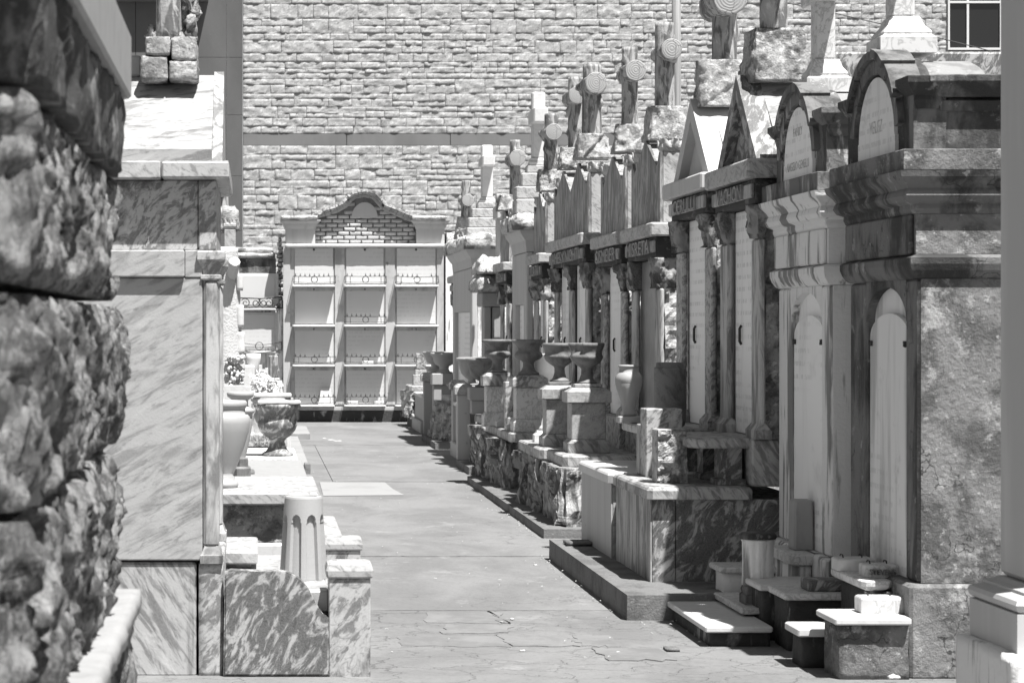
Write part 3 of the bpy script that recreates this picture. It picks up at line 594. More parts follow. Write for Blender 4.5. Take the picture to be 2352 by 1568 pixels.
band(cb, 0, 6.5, VYf - 0.14, VYf + 0.5, 0.06, 0.03); band(cb, 7, 11, VYf - 0.06, VYf + 0.5, 0.03, 0.015)
obj('coping', cb, 'crust', vt)
band(ring, 11.5, 18, VYf + 0.0, VYf + 0.12, 0.0, 0.012); obj('arch_ring', ring, 'brick', vt)
for (x0, x1, sd) in ((650, 727, 1), (950, 1024, 2)):
    b = B(); b.box(vx(x0 + 6), vx(x1 - 3), VYf - 0.02, VYf + 0.5, vz(560), vz(523), 0.01); obj('end_block', b, 'plaster_smooth', vt)
    b = B(); b.stack(vx(x0 + 8), vx(x1 - 5), VYf, VYf + 0.45, [(0.02, vz(526)), (0.05, vz(518)), (0.06, vz(514)), (0.11, vz(508)), (0.11, vz(505))]); obj('end_cornice', b, 'vault_frame', vt)
    b = B(); b.rock(vx(x0 - 4), vx(x1 + 2), VYf - 0.2, VYf + 0.5, vz(505), vz(496), amp=0.022, fr=(5, 5, 5), res=0.05, seed=sd + 20, facet=0.5); obj('end_cap', b, 'crust', vt)
# small things left on the shelves
for (px, sh, w_, h_, nm, lab, cat) in ((645 + 0, 0, 0, 0, None, None, None), (748, 929, 24, 37, 'marker', 'pale tapered marble marker on the bottom shelf under numeral ten', 'marker'),
        (810, 929, 24, 9, 'marble_block', 'small pale marble block at one end of the middle bottom shelf', 'block'), (870, 929, 23, 8, 'marble_block', 'flat marble block on the middle bottom shelf nearest the path pedestals', 'block'),
        (844, 837, 26, 8, 'marble_block', 'pale broken marble block behind the ring of the middle third shelf', 'block'), (938, 655, 34, 12, 'marble_block', 'clear pale box lying behind the highest railing beside the ring', 'block')):
    if not nm: continue
    b = B(); z0 = vz(sh) + 0.004
    if nm == 'marker': b.stack(vx(px - w_ / 2 - 6), vx(px + w_ / 2 + 6), VYf - 0.155, VYf - 0.04, [(0, z0), (0, z0 + 0.05), (-0.02, z0 + 0.05), (-0.055, z0 + h_ * K)])
    else: b.rock(vx(px - w_ / 2), vx(px + w_ / 2), VYf - 0.15, VYf - 0.04, z0, z0 + h_ * K, amp=0.01, fr=(12, 12, 12), res=0.03, seed=px, flat='b')
    single(nm, b, 'marble_white', lab, cat)

# ---------------------------------------------------------------- the older vaults beside it, with scrolled iron
LYf = 43.6
def lx(px): return X(px, LYf)
def lz(py): return Z(py, LYf)
lt = thing('wall_vault', 'older crumbling wall vault with scrolled iron railing and bare brick edge', 'tomb', (lx(600), LYf + 1, 0))
b = B(); b.box(lx(480), lx(632), LYf, LYf + 2.2, 0, lz(592), 0); obj('body', b, 'stucco_light', lt)
b = B(); b.rock(lx(480), lx(632), LYf - 0.1, LYf + 2.2, lz(592) + 0.002, lz(581), amp=0.012, fr=(5, 5, 5), res=0.06, seed=2); b.rock(lx(480), lx(628), LYf - 0.05, LYf + 2.1, lz(580.5), lz(568), amp=0.015, fr=(5, 5, 5), res=0.06, seed=3); obj('coping', b, 'crust', lt)
b = B(); b.box(lx(480), lx(634), LYf - 0.03, LYf - 0.001, lz(628), lz(594), 0.005); obj('parapet', b, 'stucco_dark', lt)
for (t0, t1, sh, sd) in ((633, 700, 708, 1), (722, 795, 806, 2)):
    b = B(); b.box(lx(500), lx(640), LYf - 0.05, LYf - 0.002, lz(t1 + 3), lz(t0 - 5), 0.006); fr_ = obj('frame', b, 'marble_white', lt)
    b = B(); b.box(lx(545), lx(631), LYf - 0.065, LYf - 0.0515, lz(t1), lz(t0), 0.003); tb = obj('tablet', b, 'vault_tablet', lt)
    b = B(); b.rock(lx(490), lx(642), LYf - 0.2, LYf, lz(sh + 5), lz(sh), amp=0.008, fr=(8, 8, 8), res=0.05, seed=sd, flat='Y'); obj('shelf', b, 'marble_white', lt)
b = B(); y_ = LYf - 0.17
b.tube([(lx(540), y_, lz(684)), (lx(600), y_, lz(686)), (lx(648), y_, lz(682))], 0.012); b.tube([(lx(540), y_, lz(706)), (lx(648), y_, lz(707))], 0.01); b.tube([(lx(648), y_, lz(682)), (lx(648), y_, lz(708))], 0.01); b.tube([(lx(648), y_, lz(682)), (lx(648), LYf, lz(682))], 0.01)
def spiral(cx, cz, r, a0, turns, sgn): return [(lx(cx) + r * (1 - 0.75 * i / 30) * math.cos(a0 + sgn * turns * 6.283 * i / 30), y_, lz(cz) + r * (1 - 0.75 * i / 30) * math.sin(a0 + sgn * turns * 6.283 * i / 30)) for i in range(31)]
for cx, a0, s_ in ((564, 2.6, -1), (588, 1.2, -1), (604, 1.9, 1), (618, 2.2, -1), (640, -0.8, -1)): b.tube(spiral(cx, 696 if cx not in (640,) else 701, 0.085 if cx != 640 else 0.045, a0, 1.4, s_), 0.009)
obj('iron_railing', b, 'iron', lt)
railing(lt, lx(545), lx(646), lz(805), lz(785), LYf - 0.05, 0.15, 71, fin=False, sag=0.05)
bk = B(); r_ = random.Random(8)
z = 0.02; row = 0
while z < lz(545):
    wd = 0.24 if z < lz(700) else 0.2
    x = lx(633) + 0.006 + (r_.uniform(0, 0.05)); xe = vx(654) - 0.004 - r_.uniform(0, 0.05)
    while x < xe - 0.04:
        x1 = min(xe, x + r_.uniform(0.07, 0.16)); d_ = r_.uniform(0, 0.12)
        if r_.random() > 0.06: bk.rock(x + 0.005, x1 - 0.005, LYf - 0.1 + d_, LYf + 0.5, z + 0.005, z + 0.068, amp=0.016, fr=(11, 11, 11), res=0.03 if False else 0.05, seed=row * 7 + x1, facet=0.5)
        x = x1
    z += 0.075; row += 1
obj('brick_edge', bk, 'brick', lt)
b = B(); b.rock(lx(640), vx(655) - 0.004, LYf - 0.15, LYf + 0.3, lz(900), lz(690), amp=0.03, fr=(5, 5, 3), res=0.05, seed=6); obj('plaster_patch', b, 'stucco_light', lt)
b = B(); b.box(vx(1023), vx(1046), VYf - 0.04, VYf + 1.5, 0, vz(560), 0.01); b.rock(vx(1023) + 0.005, vx(1045), VYf, VYf + 1, vz(559.5), vz(535), amp=0.05, fr=(5, 5, 5), res=0.05, seed=12)
single('plastered_wall', b, 'stucco_light', 'strip of pale plastered wall with crumbling brick top beside the twelve vaults', 'wall')
# ================================================================ tomb kinds
def dbox(b, xf, d, a, c, y0, y1, z0, z1, ch=0.006): return b.box(xf + d * a, xf + d * c, y0, y1, z0, z1, ch)
def log_cross(parent, Yc, bp, tp, top, disc, seed, half=0.24, depth=None, rock_m='rough_marble', ends=True):
    """bp = (px0, px1, py_bottom, py_top) of the hewn base, tp = (px0, px1) of the stem, disc = (px, py, radius px) of the sawn arm"""
    x0, x1 = X(bp[0], Yc), X(bp[1], Yc); z0, z1 = Z(bp[2], Yc), Z(bp[3], Yc); w = x1 - x0; dp = depth or w
    b = B(); b.rock(x0, x1, Yc - dp / 2, Yc + dp / 2, z0, z1, amp=w * 0.12, fr=(1.5 / w, 1.5 / w, 1.5 / w), res=w / 22, seed=seed, taper=bp[4] if len(bp) > 4 else 0.2, flat='bt', facet=0.8)
    cb = obj('cross_base', b, rock_m, parent)
    sx0, sx1 = X(tp[0], Yc), X(tp[1], Yc); r = (sx1 - sx0) / 2; cx = (sx0 + sx1) / 2
    b = B(); b.log((cx, Yc, z1 - 0.02), (cx, Yc, top), r, r * 0.9, seed=seed, knots=4); st = obj('log_cross', b, 'log_marble', parent)
    if disc:
        dx, dz, dr = X(disc[0], Yc), Z(disc[1], Yc), disc[2] * Yc / F
        b = B(); b.log((dx, Yc - half, dz), (dx - 0.01, Yc + half, dz), dr * 0.95, dr * 0.95, seed=seed + 50, n=14, knots=2); obj('arm', b, 'log_marble', st)
        b = B(); rg = []
        for (rr_, yy) in ((dr * 0.97, 0.012), (dr * 1.0, -0.004), (dr * 0.93, -0.014), (dr * 0.5, -0.017), (dr * 0.05, -0.018)):
            rg.append([(dx + rr_ * (1 + 0.05 * noise.noise(Vector((math.cos(t * 0.2094) * 2, math.sin(t * 0.2094) * 2, seed)))) * math.cos(t * 0.2094), Yc - half + yy, dz + rr_ * (1 + 0.05 * noise.noise(Vector((math.cos(t * 0.2094) * 2, math.sin(t * 0.2094) * 2, seed)))) * math.sin(t * 0.2094)) for t in range(30)])
        b.quads(rg, cap1=True, smooth=False); obj('sawn_end', b, 'log_end', st, origin=(dx, Yc - half, dz))
    return st
def lower_part(t, xf, d, y0, y1, zp, zcb, zct, zft, zco, L, m, seed, cw=0.25, mid=False, side='rough', panel='tablet'):
    """columns, capitals, sunk tablet, frieze and cornice shared by the marble tombs"""
    if side == 'rough':
        b = B(); b.rock(min(xf + d * 0.04, xf + d * L), max(xf + d * 0.04, xf + d * L), y0 + 0.02, y0 + cw - 0.02, zp + 0.002, zct, amp=0.08, fr=(6, 6, 4.5), res=0.035, seed=seed, flat='tbYx', smooth=False); obj('side_wall', b, 'rough_marble', t)
        b = B(); dbox(b, xf, d, 0.075, L, y0 + cw - 0.01, y1 - 0.02, zp + 0.002, zct, 0); obj('inner_wall', b, m['col'], t)
    else:
        b = B(); dbox(b, xf, d, 0.075, L, y0 + 0.06, y1 - 0.06, zp + 0.002, zct, 0); obj('inner_wall', b, m['col'], t)
    cy = [(y0, y0 + cw), (y1 - cw, y1)] + ([((y0 + y1) / 2 - 0.13, (y0 + y1) / 2 + 0.13)] if mid else [])
    for i, (a, c) in enumerate(cy):
        b = B(); dbox(b, xf, d, 0, 0.035, a, c, zp, zcb - 0.002, 0.012); 
        b.stack(min(xf, xf + d * 0.06), max(xf, xf + d * 0.035), a, c, [(0.03, zp - 0.001), (0.03, zp + 0.05), (0.008, zp + 0.08), (0.001, zp + 0.09)])
        co = obj('column', b, m['col'], t)
        b = B(); xx = sorted((xf - d * 0.015, xf + d * 0.21)); b.rock(xx[0], xx[1] - d * 0.06, a + 0.03, c - 0.03, zcb, zct - 0.002, amp=0.045, fr=(10, 10, 6), res=0.016, seed=seed + i, taper=-0.4, flat='tb', facet=0.7); obj('capital', b, m['cap'], co)
    spans = [(y0 + cw, y1 - cw)] if not mid else [(y0 + cw, (y0 + y1) / 2 - 0.13), ((y0 + y1) / 2 + 0.13, y1 - cw)]
    for i, (a, c) in enumerate(spans):
        b = B(); dbox(b, xf, d, 0.05, 0.074, a + 0.004, c - 0.004, zp + 0.003, zct - 0.004, 0.004); tb = obj('tablet', b, panel, t)
        if panel == 'tablet':
            b = B(); yy = (a + c) / 2; b.tube([(xf + d * 0.046, yy + 0.16, zp + 0.56), (xf + d * 0.035, yy + 0.16, zp + 0.58), (xf + d * 0.035, yy + 0.16, zp + 0.66), (xf + d * 0.046, yy + 0.16, zp + 0.68)], 0.009); obj('iron_hook', b, 'iron', tb)
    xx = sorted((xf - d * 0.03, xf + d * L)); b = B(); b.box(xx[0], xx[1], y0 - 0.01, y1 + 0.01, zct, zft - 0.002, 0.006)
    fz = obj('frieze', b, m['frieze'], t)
    b = B(); dbox(b, xf, d, -0.055, -0.031, y0 + 0.0, y1 - 0.0, zct + 0.04, zft - 0.03, 0.006); obj('name_panel', b, m['front'], fz)
    xx = sorted((xf - d * 0.09, xf + d * (L + 0.05))); b = B(); b.box(xx[0], xx[1], y0 - 0.08, y1 + 0.07, zft, zco - 0.002, 0.012); obj('cornice', b, m['cornice'], t)
    return fz
def gable_tomb(label, xf, y0, y1, d, zp, zcb, zct, zft, zco, zr, m, seed, L=2.3, name=None, side='rough', group=None, cw=0.25):
    t = thing('gabled_tomb', label, 'tomb', (xf + d * L / 2, (y0 + y1) / 2, 0), group)
    fz = lower_part(t, xf, d, y0, y1, zp, zcb, zct, zft, zco, L, m, seed, cw=cw, side=side)
    if name: text('lettering', name, (zft - zct) * 0.85, (xf - d * 0.058, (y0 + y1) / 2, (zct + zft) / 2 + 0.004), '-x' if d > 0 else '+x', 'letter_raised', fz, 0.01, fit=(y1 - y0) * 0.62)
    ym = (y0 + y1) / 2
    b = B(); tt = 0.1; sl = (zr - zco) / (ym - y0)
    pts = [(y0 - 0.0, zco), (ym, zr), (ym, zr - tt * 1.5), (y0 + tt * 1.5 / sl, zco)]
    xx = sorted((xf - d * 0.02, xf + d * 0.12)); b.prism(pts, 'x', *xx); b.prism([(2 * ym - p_[0], p_[1]) for p_ in pts], 'x', *xx); gb_ = obj('gable_frame', b, m['gable'], t)
    b = B(); b.prism([(y0 + 0.02, zco + 0.001), (ym, zr - 0.02), (y1 - 0.02, zco + 0.001)], 'x', *sorted((xf + d * 0.045, xf + d * 0.11))); obj('gable_panel', b, m['gable'], gb_)
    b = B(); e = 0.055; b.prism([(y0 + 0.02, zco), (y0 + 0.02, zco + e), (ym, zr - 0.015), (y1 - 0.02, zco + e), (y1 - 0.02, zco)], 'x', *sorted((xf + d * 0.121, xf + d * (L - 0.05)))); obj('roof', b, m['roof'], t)
    return t
def lotus(b, x0, x1, y0, y1, z0, h):
    w = min(x1 - x0, y1 - y0); b.stack(x0, x1, y0, y1, [(-0.01, z0), (0.012, z0 + 0.3 * h), (0.012, z0 + 0.5 * h), (-0.006, z0 + 0.68 * h), (-0.012, z0 + 0.7 * h)])
    cx, cy = (x0 + x1) / 2, (y0 + y1) / 2
    for k in range(8):
        a = k * math.pi / 4; e = 0.5 * w * (1.32 if k % 2 else 1.0); u = Vector((math.cos(a), math.sin(a), 0)); v = Vector((-u.y, u.x, 0)); rings = []
        for (r_, z_, hw, th) in ((0.78, 0.15, 0.2, 0.016), (1.02, 0.4, 0.24, 0.016), (1.0, 0.68, 0.2, 0.014), (1.12, 0.9, 0.14, 0.012), (1.3, 0.97, 0.06, 0.01), (1.34, 0.88, 0.02, 0.006)):
            c = Vector((cx, cy, z0 + z_ * h)) + u * (r_ * e); hw *= w
            rings.append([c - v * hw - u * th, c + v * hw - u * th, c + v * hw + u * th * 0.3, c + u * th * 1.4, c - v * hw + u * th * 0.3])
        b.quads(rings, cap0=True, cap1=True, smooth=True)
def spire_tomb(label, xf, y0, y1, dz, seed, m, name=None, peaks=1, group=None, L=2.2, mid=False, panel='tablet'):
    t = thing('pointed_tomb', label, 'tomb', (xf + L / 2, (y0 + y1) / 2, 0), group)
    zp, zcb, zct, zft, zco = 0.9, 1.98 + dz, 2.22 + dz, 2.385 + dz, 2.494 + dz
    b = B(); b.box(xf - 0.05, xf + L, y0 - 0.02, y1 + 0.02, 0, zp - 0.002, 0.01); obj('plinth', b, 'marble_clouded', t)
    fz = lower_part(t, xf, 1, y0, y1, zp, zcb, zct, zft, zco, L, m, seed, mid=mid, panel=panel)
    if name: text('lettering', name, (zft - zct) * 1.0, (xf - 0.058, (y0 + y1) / 2, (zct + zft) / 2), '-x', 'letter_raised', fz, 0.01, fit=(y1 - y0) * 0.8)
    zv, zk, zpt = zco + 0.45, zco + 0.69, zco + 0.555
    pts = [(y0, zco), (y0, zpt), (y0 + 0.05, zpt), (y0 + 0.15, zv)]
    n = peaks; w = (y1 - y0 - 0.3) / n
    for i in range(n):
        a = y0 + 0.15 + i * w
        pts += [(a + w / 2 - 0.03, zk), (a + w / 2 + 0.03, zk)] + ([(a + w, zv)] if i < n - 1 else [])
    pts += [(y1 - 0.15, zv), (y1 - 0.05, zpt), (y1, zpt), (y1, zco)]
    b = B(); b.prism(pts, 'x', xf + 0.0, xf + 0.022); obj('facade_slab', b, m['slab'], t)
    for (a, c) in ((y0 + 0.004, y0 + 0.17), (y1 - 0.17, y1 - 0.004)):
        b = B(); b.box(xf + 0.0225, xf + 0.215, a, c, zco, zpt, 0.006)
        po = obj('corner_post', b, m['post'], t)
        b = B(); lotus(b, xf + 0.024, xf + 0.213, a - 0.005, c + 0.01, zpt + 0.002, 0.105); obj('lotus_cap', b, m['post'], po)
    for i in range(n):
        a = y0 + 0.15 + i * w
        b = B(); b.prism([(a, zco), (a, zv - 0.02), (a + w / 2, zk - 0.02), (a + w, zv - 0.02), (a + w, zco)], 'x', xf + 0.0225, xf + L - 0.05); obj('roof', b, 'marble_roof', t)
    return t
def scroll_tomb(label, xf, y0, y1, zs, m, seed, name=None):
    """plastered tomb with sunk arched tablet, moulded cornice and a round scrolled pediment"""
    L = 0.46; t = thing('plastered_tomb', label, 'tomb', (xf + 0.8, (y0 + y1) / 2, 0))
    jw = 0.2; ya, yb = y0 + jw + 0.02, y1 - jw - 0.25 * 0 - 0.4 + 0.0
    ya, yb = (y0 + 0.21, y1 - 0.33) if seed == 1 else (y0 + 0.2, y1 - 0.32)
    zt = 1.893; ra = (yb - ya) / 2; rise = 0.17; zsp = zt - rise - 0.03
    b = B(); b.box(xf - 0.05, xf + 2.2, y0 - 0.05, y1 + 0.03, 0, zs, 0.015); obj('plinth', b, m['side'], t)
    b = B(); b.box(xf + 0.088, xf + L, y0 + 0.001, y1 - 0.001, zs + 0.001, zt + 0.25, 0); b.box(xf + L, xf + 2.1, y0 + 0.12, y1 - 0.12, zs + 0.001, 2.35, 0.01); obj('side_wall', b, m['side'], t)
    b = B(); b.box(xf + 0.014, xf + L, y0 - 0.004, y0 + 0.0005, zs + 0.002, zt, 0.001); obj('side_render', b, m['side'], t)
    b = B(); b.box(xf, xf + 0.099, y0, ya, zs + 0.001, zt + 0.0, 0.012); b.box(xf, xf + 0.099, yb, y1, zs + 0.001, zt + 0.0, 0.012)
    arc = [((ya + yb) / 2 + ra * math.cos(a * math.pi / 16), zsp + rise * math.sin(a * math.pi / 16)) for a in range(17)]
    b.prism([(ya, zsp)] + [(ya, zt)] + [(yb, zt)] + [(yb, zsp)] + arc[1:-1], 'x', xf + 0.001, xf + 0.0985); obj('facade', b, m['front'], t)
    b = B(); b.prism([(yb - 0.006, zs + 0.003), (ya + 0.006, zs + 0.003)] + [(ya + 0.006, zsp - 0.08)] + [((ya + yb) / 2 + (ra - 0.012) * math.cos(a * math.pi / 16), zsp - 0.08 + 0.12 * math.sin(a * math.pi / 16)) for a in range(16, -1, -1)], 'x', xf + 0.018, xf + 0.045); tb = obj('tablet', b, m['tablet'], t)
    b = B(); b.prism([(yb - 0.002, zsp - 0.05), (ya + 0.002, zsp - 0.05)] + arc[::-1], 'x', xf + 0.046, xf + 0.0995); obj('niche_back', b, m['tablet'], t)
    for yy in (ya + 0.05, yb - 0.05): b = B(); b.rock(xf + 0.0, xf + 0.02, yy - 0.011, yy + 0.011, zsp - 0.125, zsp - 0.095, amp=0.004, res=0.008, fr=(60, 60, 60), seed=2); obj('iron_bolt', b, 'iron', tb)
    def ring(name, prof, mm, y0_=y0, y1_=y1, L_=L): 
        q = B(); q.stack(xf, xf + L_, y0_, y1_, prof); return obj(name, q, mm, t)
    ring('capital_band', [(0.0, zt + 0.001), (0.015, zt + 0.01), (0.035, zt + 0.04), (0.045, zt + 0.07), (0.045, zt + 0.1), (0.012, zt + 0.115)], m['band'])
    zf = zt + 0.117
    ring('frieze', [(0.012, zf), (0.012, 2.2)], m['side'])
    b = B(); b.box(xf - 0.035, xf - 0.0125, y0 + 0.02, y1 - 0.03, zf - 0.0, 2.2, 0.01); obj('frieze_front', b, m['front2'], t)
    ring('cornice', [(0.02, 2.201), (0.03, 2.225), (0.028, 2.245), (0.06, 2.26), (0.075, 2.285), (0.07, 2.305), (0.062, 2.318), (0.075, 2.34), (0.105, 2.372), (0.112, 2.4)], m['cornice'])
    ring('corona', [(0.085, 2.401), (0.09, 2.405), (0.09, 2.498), (0.085, 2.502)], m['block'])
    ya2, yb2 = y0 + 0.018, y1 - 0.012; ym = (y0 + y1) / 2 - 0.01
    q = B(); q.stack(xf + 0.10, xf + L, y0, y1, [(-0.03, 2.503), (-0.03, 2.685), (-0.012, 2.69), (-0.005, 2.72), (0.0, 2.735), (-0.005, 2.739), (-0.06, 2.741), (-0.06, 2.752), (0.0, 2.754), (0.03, 2.8), (0.055, 2.825), (0.055, 2.85), (0.045, 2.856)]); obj('attic', q, m['attic'], t)
    rx, rz, zc = 0.49, 0.43, 2.58
    out = [(ya2, 2.504), (ya2, 2.79), (ya2 + 0.03, 2.84), (ya2 + 0.08, 2.80)] + [(ym - rx * math.cos(a * math.pi / 20), zc + rz * math.sin(a * math.pi / 20)) for a in range(4, 17)] + [(yb2 - 0.08, 2.80), (yb2 - 0.03, 2.84), (yb2, 2.79), (yb2, 2.504)]
    b = B(); b.prism(out, 'x', xf - 0.015, xf + 0.14); pd = obj('pediment', b, m['ped'], t)
    b = B()
    def hood(w0, w1, xa, xb, lo_, hi_):
        for a in range(lo_, hi_):
            bad = a in (5, 8, 13); a0, a1 = a * math.pi / 20, (a + 1 - (0.16 if bad else 0.0)) * math.pi / 20; off = (0.012 if a in (6, 7, 8) else 0.0)
            b.prism([(ym - (rx + w) * math.cos(q), zc + (rz + w) * math.sin(q) + off) for w, q in ((w0, a0), (w1, a0), (w1, a1), (w0, a1))], 'x', xa - off, xb)
    hood(-0.012, 0.03, xf - 0.075, xf + 0.08, 3, 17); hood(-0.085, -0.014, xf - 0.048, xf + 0.1, 1, 19)
    for sgn in (-1, 1):
        e = ym + sgn * 0.575; b.stack(xf, xf + 0.1, e - 0.055, e + 0.055, [(0.0, 2.7), (0.015, 2.74), (0.01, 2.76), (0.04, 2.79), (0.06, 2.82), (0.06, 2.85)])
    obj('archivolt', b, m['ped'], pd)
    b = B(); r2 = 0.235; b.prism([(ym + 0.36, 2.506), (ym - 0.36, 2.506), (ym - 0.36, 2.6)] + [(ym - 0.345 * math.cos(a * math.pi / 20), 2.6 + 0.31 * math.sin(a * math.pi / 20)) for a in range(21)] + [(ym + 0.36, 2.6)], 'x', xf - 0.034, xf - 0.016); pl = obj('name_plate', b, 'tablet_stained' if seed == 1 else 'tablet', pd)
    for (w_, sz, zz) in name: text('lettering', w_, sz, (xf - 0.0345, ym, zz), '-x', 'letter_worn', pl, 0.0015)
    b = B(); b.prism([(ym - 0.47 * math.cos(a * math.pi / 20), 2.57 + 0.42 * math.sin(a * math.pi / 20)) for a in range(21)], 'x', xf + 0.142, xf + 0.40); 
    rg = []
    for f in range(6):
        q = f / 5 * math.pi / 2; sc = max(0.05, math.cos(q)); rg.append([(xf + 0.40 + 0.12 * math.sin(q), ym - 0.47 * (0.4 + 0.6 * sc) * math.cos(a * math.pi / 20), 2.57 + 0.42 * sc * math.sin(a * math.pi / 20)) for a in range(21)])
    b.quads(rg, closed=True, cap1=True, smooth=True); obj('barrel_roof', b, 'barrel', t)
    return t
def stone_cross(parent, Yc, base, shaft, top, arm=None, m='marble_veined'):
    """plain squared cross on a moulded foot; base = (px0, px1, py_bottom, py_top)"""
    x0, x1 = X(base[0], Yc), X(base[1], Yc); w = x1 - x0; z0, z1 = Z(base[2], Yc), Z(base[3], Yc); h = z1 - z0
    s0, s1 = X(shaft[0], Yc), X(shaft[1], Yc); sw = s1 - s0; ins = (w - sw) / 2
    b = B(); b.stack(x0, x1, Yc - w / 2, Yc + w / 2, [(0, z0), (0, z0 + h * 0.42), (-0.012, z0 + h * 0.45), (-0.022, z0 + h * 0.5), (-0.02, z0 + h * 0.56), (-ins * 0.35, z0 + h * 0.62), (-ins * 0.62, z0 + h * 0.75), (-ins * 0.8, z0 + h * 0.95), (-ins * 0.9, z1)]); cb = obj('cross_base', b, m, parent)
    b = B(); b.box(s0, s1, Yc - sw / 2, Yc + sw / 2, z1, top, sw * 0.1); sh = obj('cross', b, m, parent)
    if arm:
        za, zb, half = arm; b = B(); b.box(s0 - 0.008, s1 + 0.008, Yc - half, Yc + half, za, zb, sw * 0.1); obj('arm', b, m, sh)
    return sh
# ================================================================ the right hand row, nearest first
mS = dict(side='stucco_side', front='stucco_dark', front2='stucco_dark', band='stucco_dark', cornice='stucco_dark', block='stucco_side', attic='stucco_dark', ped='stucco_dark', tablet='tablet_stained')
tS = scroll_tomb('dark weathered plaster tomb with cracked round pediment and rain stained arched tablet', 3.13, 11.45, 12.75, 0.45, mS, 1, name=[('VELEZ', 0.09, 2.66)])
stone_cross(tS, 12.1, (2006, 2135, 128, 42), (2040, 2095), 4.1, (3.75, 3.9, 0.3))
mA = dict(side='stucco_light', front='stucco_light', front2='stucco_light', band='stucco_light', cornice='stucco_light', block='stucco_mixed', attic='stucco_black', ped='stucco_mixed', tablet='tablet')
tA = scroll_tomb('pale peeling plaster tomb with tall white arched tablet between dark tomb and gabled tomb', 3.10, 13.07, 14.36, 0.42, mA, 2, name=[('FAMILY', 0.07, 2.77), ('ANGELO GEMELLI', 0.07, 2.58)])
stone_cross(tA, 13.75, (1842, 1945, 216, 139), (1867, 1914), 4.2, (3.51, 3.66, 0.28))
# white steps, shelves and vase blocks before the two plastered tombs
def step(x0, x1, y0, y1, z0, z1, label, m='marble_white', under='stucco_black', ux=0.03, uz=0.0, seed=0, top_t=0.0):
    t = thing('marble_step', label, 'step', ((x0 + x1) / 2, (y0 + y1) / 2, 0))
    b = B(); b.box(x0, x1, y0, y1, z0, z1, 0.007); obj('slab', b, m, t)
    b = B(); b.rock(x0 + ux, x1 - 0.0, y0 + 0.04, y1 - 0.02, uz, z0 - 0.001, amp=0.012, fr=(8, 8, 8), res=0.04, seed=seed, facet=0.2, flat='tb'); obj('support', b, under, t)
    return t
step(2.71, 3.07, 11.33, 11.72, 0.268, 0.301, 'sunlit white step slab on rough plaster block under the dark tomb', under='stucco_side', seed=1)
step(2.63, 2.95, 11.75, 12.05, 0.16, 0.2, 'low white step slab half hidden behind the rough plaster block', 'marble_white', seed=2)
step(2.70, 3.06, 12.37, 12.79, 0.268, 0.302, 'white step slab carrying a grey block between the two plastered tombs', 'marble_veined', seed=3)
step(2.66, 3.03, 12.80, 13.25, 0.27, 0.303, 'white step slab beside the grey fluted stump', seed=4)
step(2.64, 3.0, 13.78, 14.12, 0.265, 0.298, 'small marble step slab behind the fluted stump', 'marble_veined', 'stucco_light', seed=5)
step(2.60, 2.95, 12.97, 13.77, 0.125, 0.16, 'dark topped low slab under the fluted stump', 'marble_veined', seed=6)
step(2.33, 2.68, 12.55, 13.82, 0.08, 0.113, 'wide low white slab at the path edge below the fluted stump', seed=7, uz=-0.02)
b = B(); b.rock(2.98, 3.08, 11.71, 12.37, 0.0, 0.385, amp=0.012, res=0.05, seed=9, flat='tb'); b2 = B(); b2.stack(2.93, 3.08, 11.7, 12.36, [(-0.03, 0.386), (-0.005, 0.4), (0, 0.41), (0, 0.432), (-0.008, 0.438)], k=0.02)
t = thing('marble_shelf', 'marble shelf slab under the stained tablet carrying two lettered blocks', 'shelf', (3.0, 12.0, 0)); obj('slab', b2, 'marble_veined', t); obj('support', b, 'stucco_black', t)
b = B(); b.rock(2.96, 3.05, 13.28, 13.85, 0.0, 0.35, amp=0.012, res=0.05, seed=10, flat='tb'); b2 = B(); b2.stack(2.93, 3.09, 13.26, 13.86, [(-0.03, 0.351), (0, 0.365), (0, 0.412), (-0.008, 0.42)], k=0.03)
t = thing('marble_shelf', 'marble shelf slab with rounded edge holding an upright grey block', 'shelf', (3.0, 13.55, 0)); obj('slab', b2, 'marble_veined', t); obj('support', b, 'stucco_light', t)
def vase_block(x0, x1, yf, z0, h, label, m, words=None, dep=0.13):
    t = thing('vase_block', label, 'block', ((x0 + x1) / 2, yf + dep / 2, z0))
    n = 14; front = [(x0 + (x1 - x0) * i / n, yf - 0.035 * math.sin(math.pi * i / n)) for i in range(n + 1)]
    rings = []
    for (o, z) in ((0.0, z0), (0.0, z0 + h * 0.86), (-0.004, z0 + h * 0.95), (-0.012, z0 + h)):
        cx = (x0 + x1) / 2; s_ = 1 + o / ((x1 - x0) / 2)
        rings.append([(cx + (p_[0] - cx) * s_, p_[1] - o, z) for p_ in front] + [(cx + (x1 - cx) * s_, yf + dep + o, z), (cx + (x0 - cx) * s_, yf + dep + o, z)])
    b = B(); b.quads(rings, cap0=True, cap1=True); body = obj('block', b, m, t)
    for f in (0.22, 0.72):
        b = B(); x = x0 + (x1 - x0) * f; b.tube([(x, yf + 0.05, z0 + h - 0.004), (x - 0.004, yf + 0.05, z0 + h + 0.014), (x - 0.016, yf + 0.045, z0 + h + 0.018), (x - 0.02, yf + 0.04, z0 + h + 0.01)], 0.0035); obj('wire_hook', b, 'iron', t)
    if words: text('lettering', words, h * 0.62, ((x0 + x1) / 2 - 0.006, yf - 0.035, z0 + h * 0.45), '-y', 'letter', t, 0.012, sx=0.85)
    return t
vase_block(2.985, 3.15, 11.86, 0.439, 0.062, 'white block lettered STEVENS with wire hooks on the marble shelf', 'marble_veined', 'STEVENS')
vase_block(2.925, 3.115, 12.18, 0.439, 0.062, 'blank white block with wire hooks behind the lettered block on the shelf', 'marble_white')
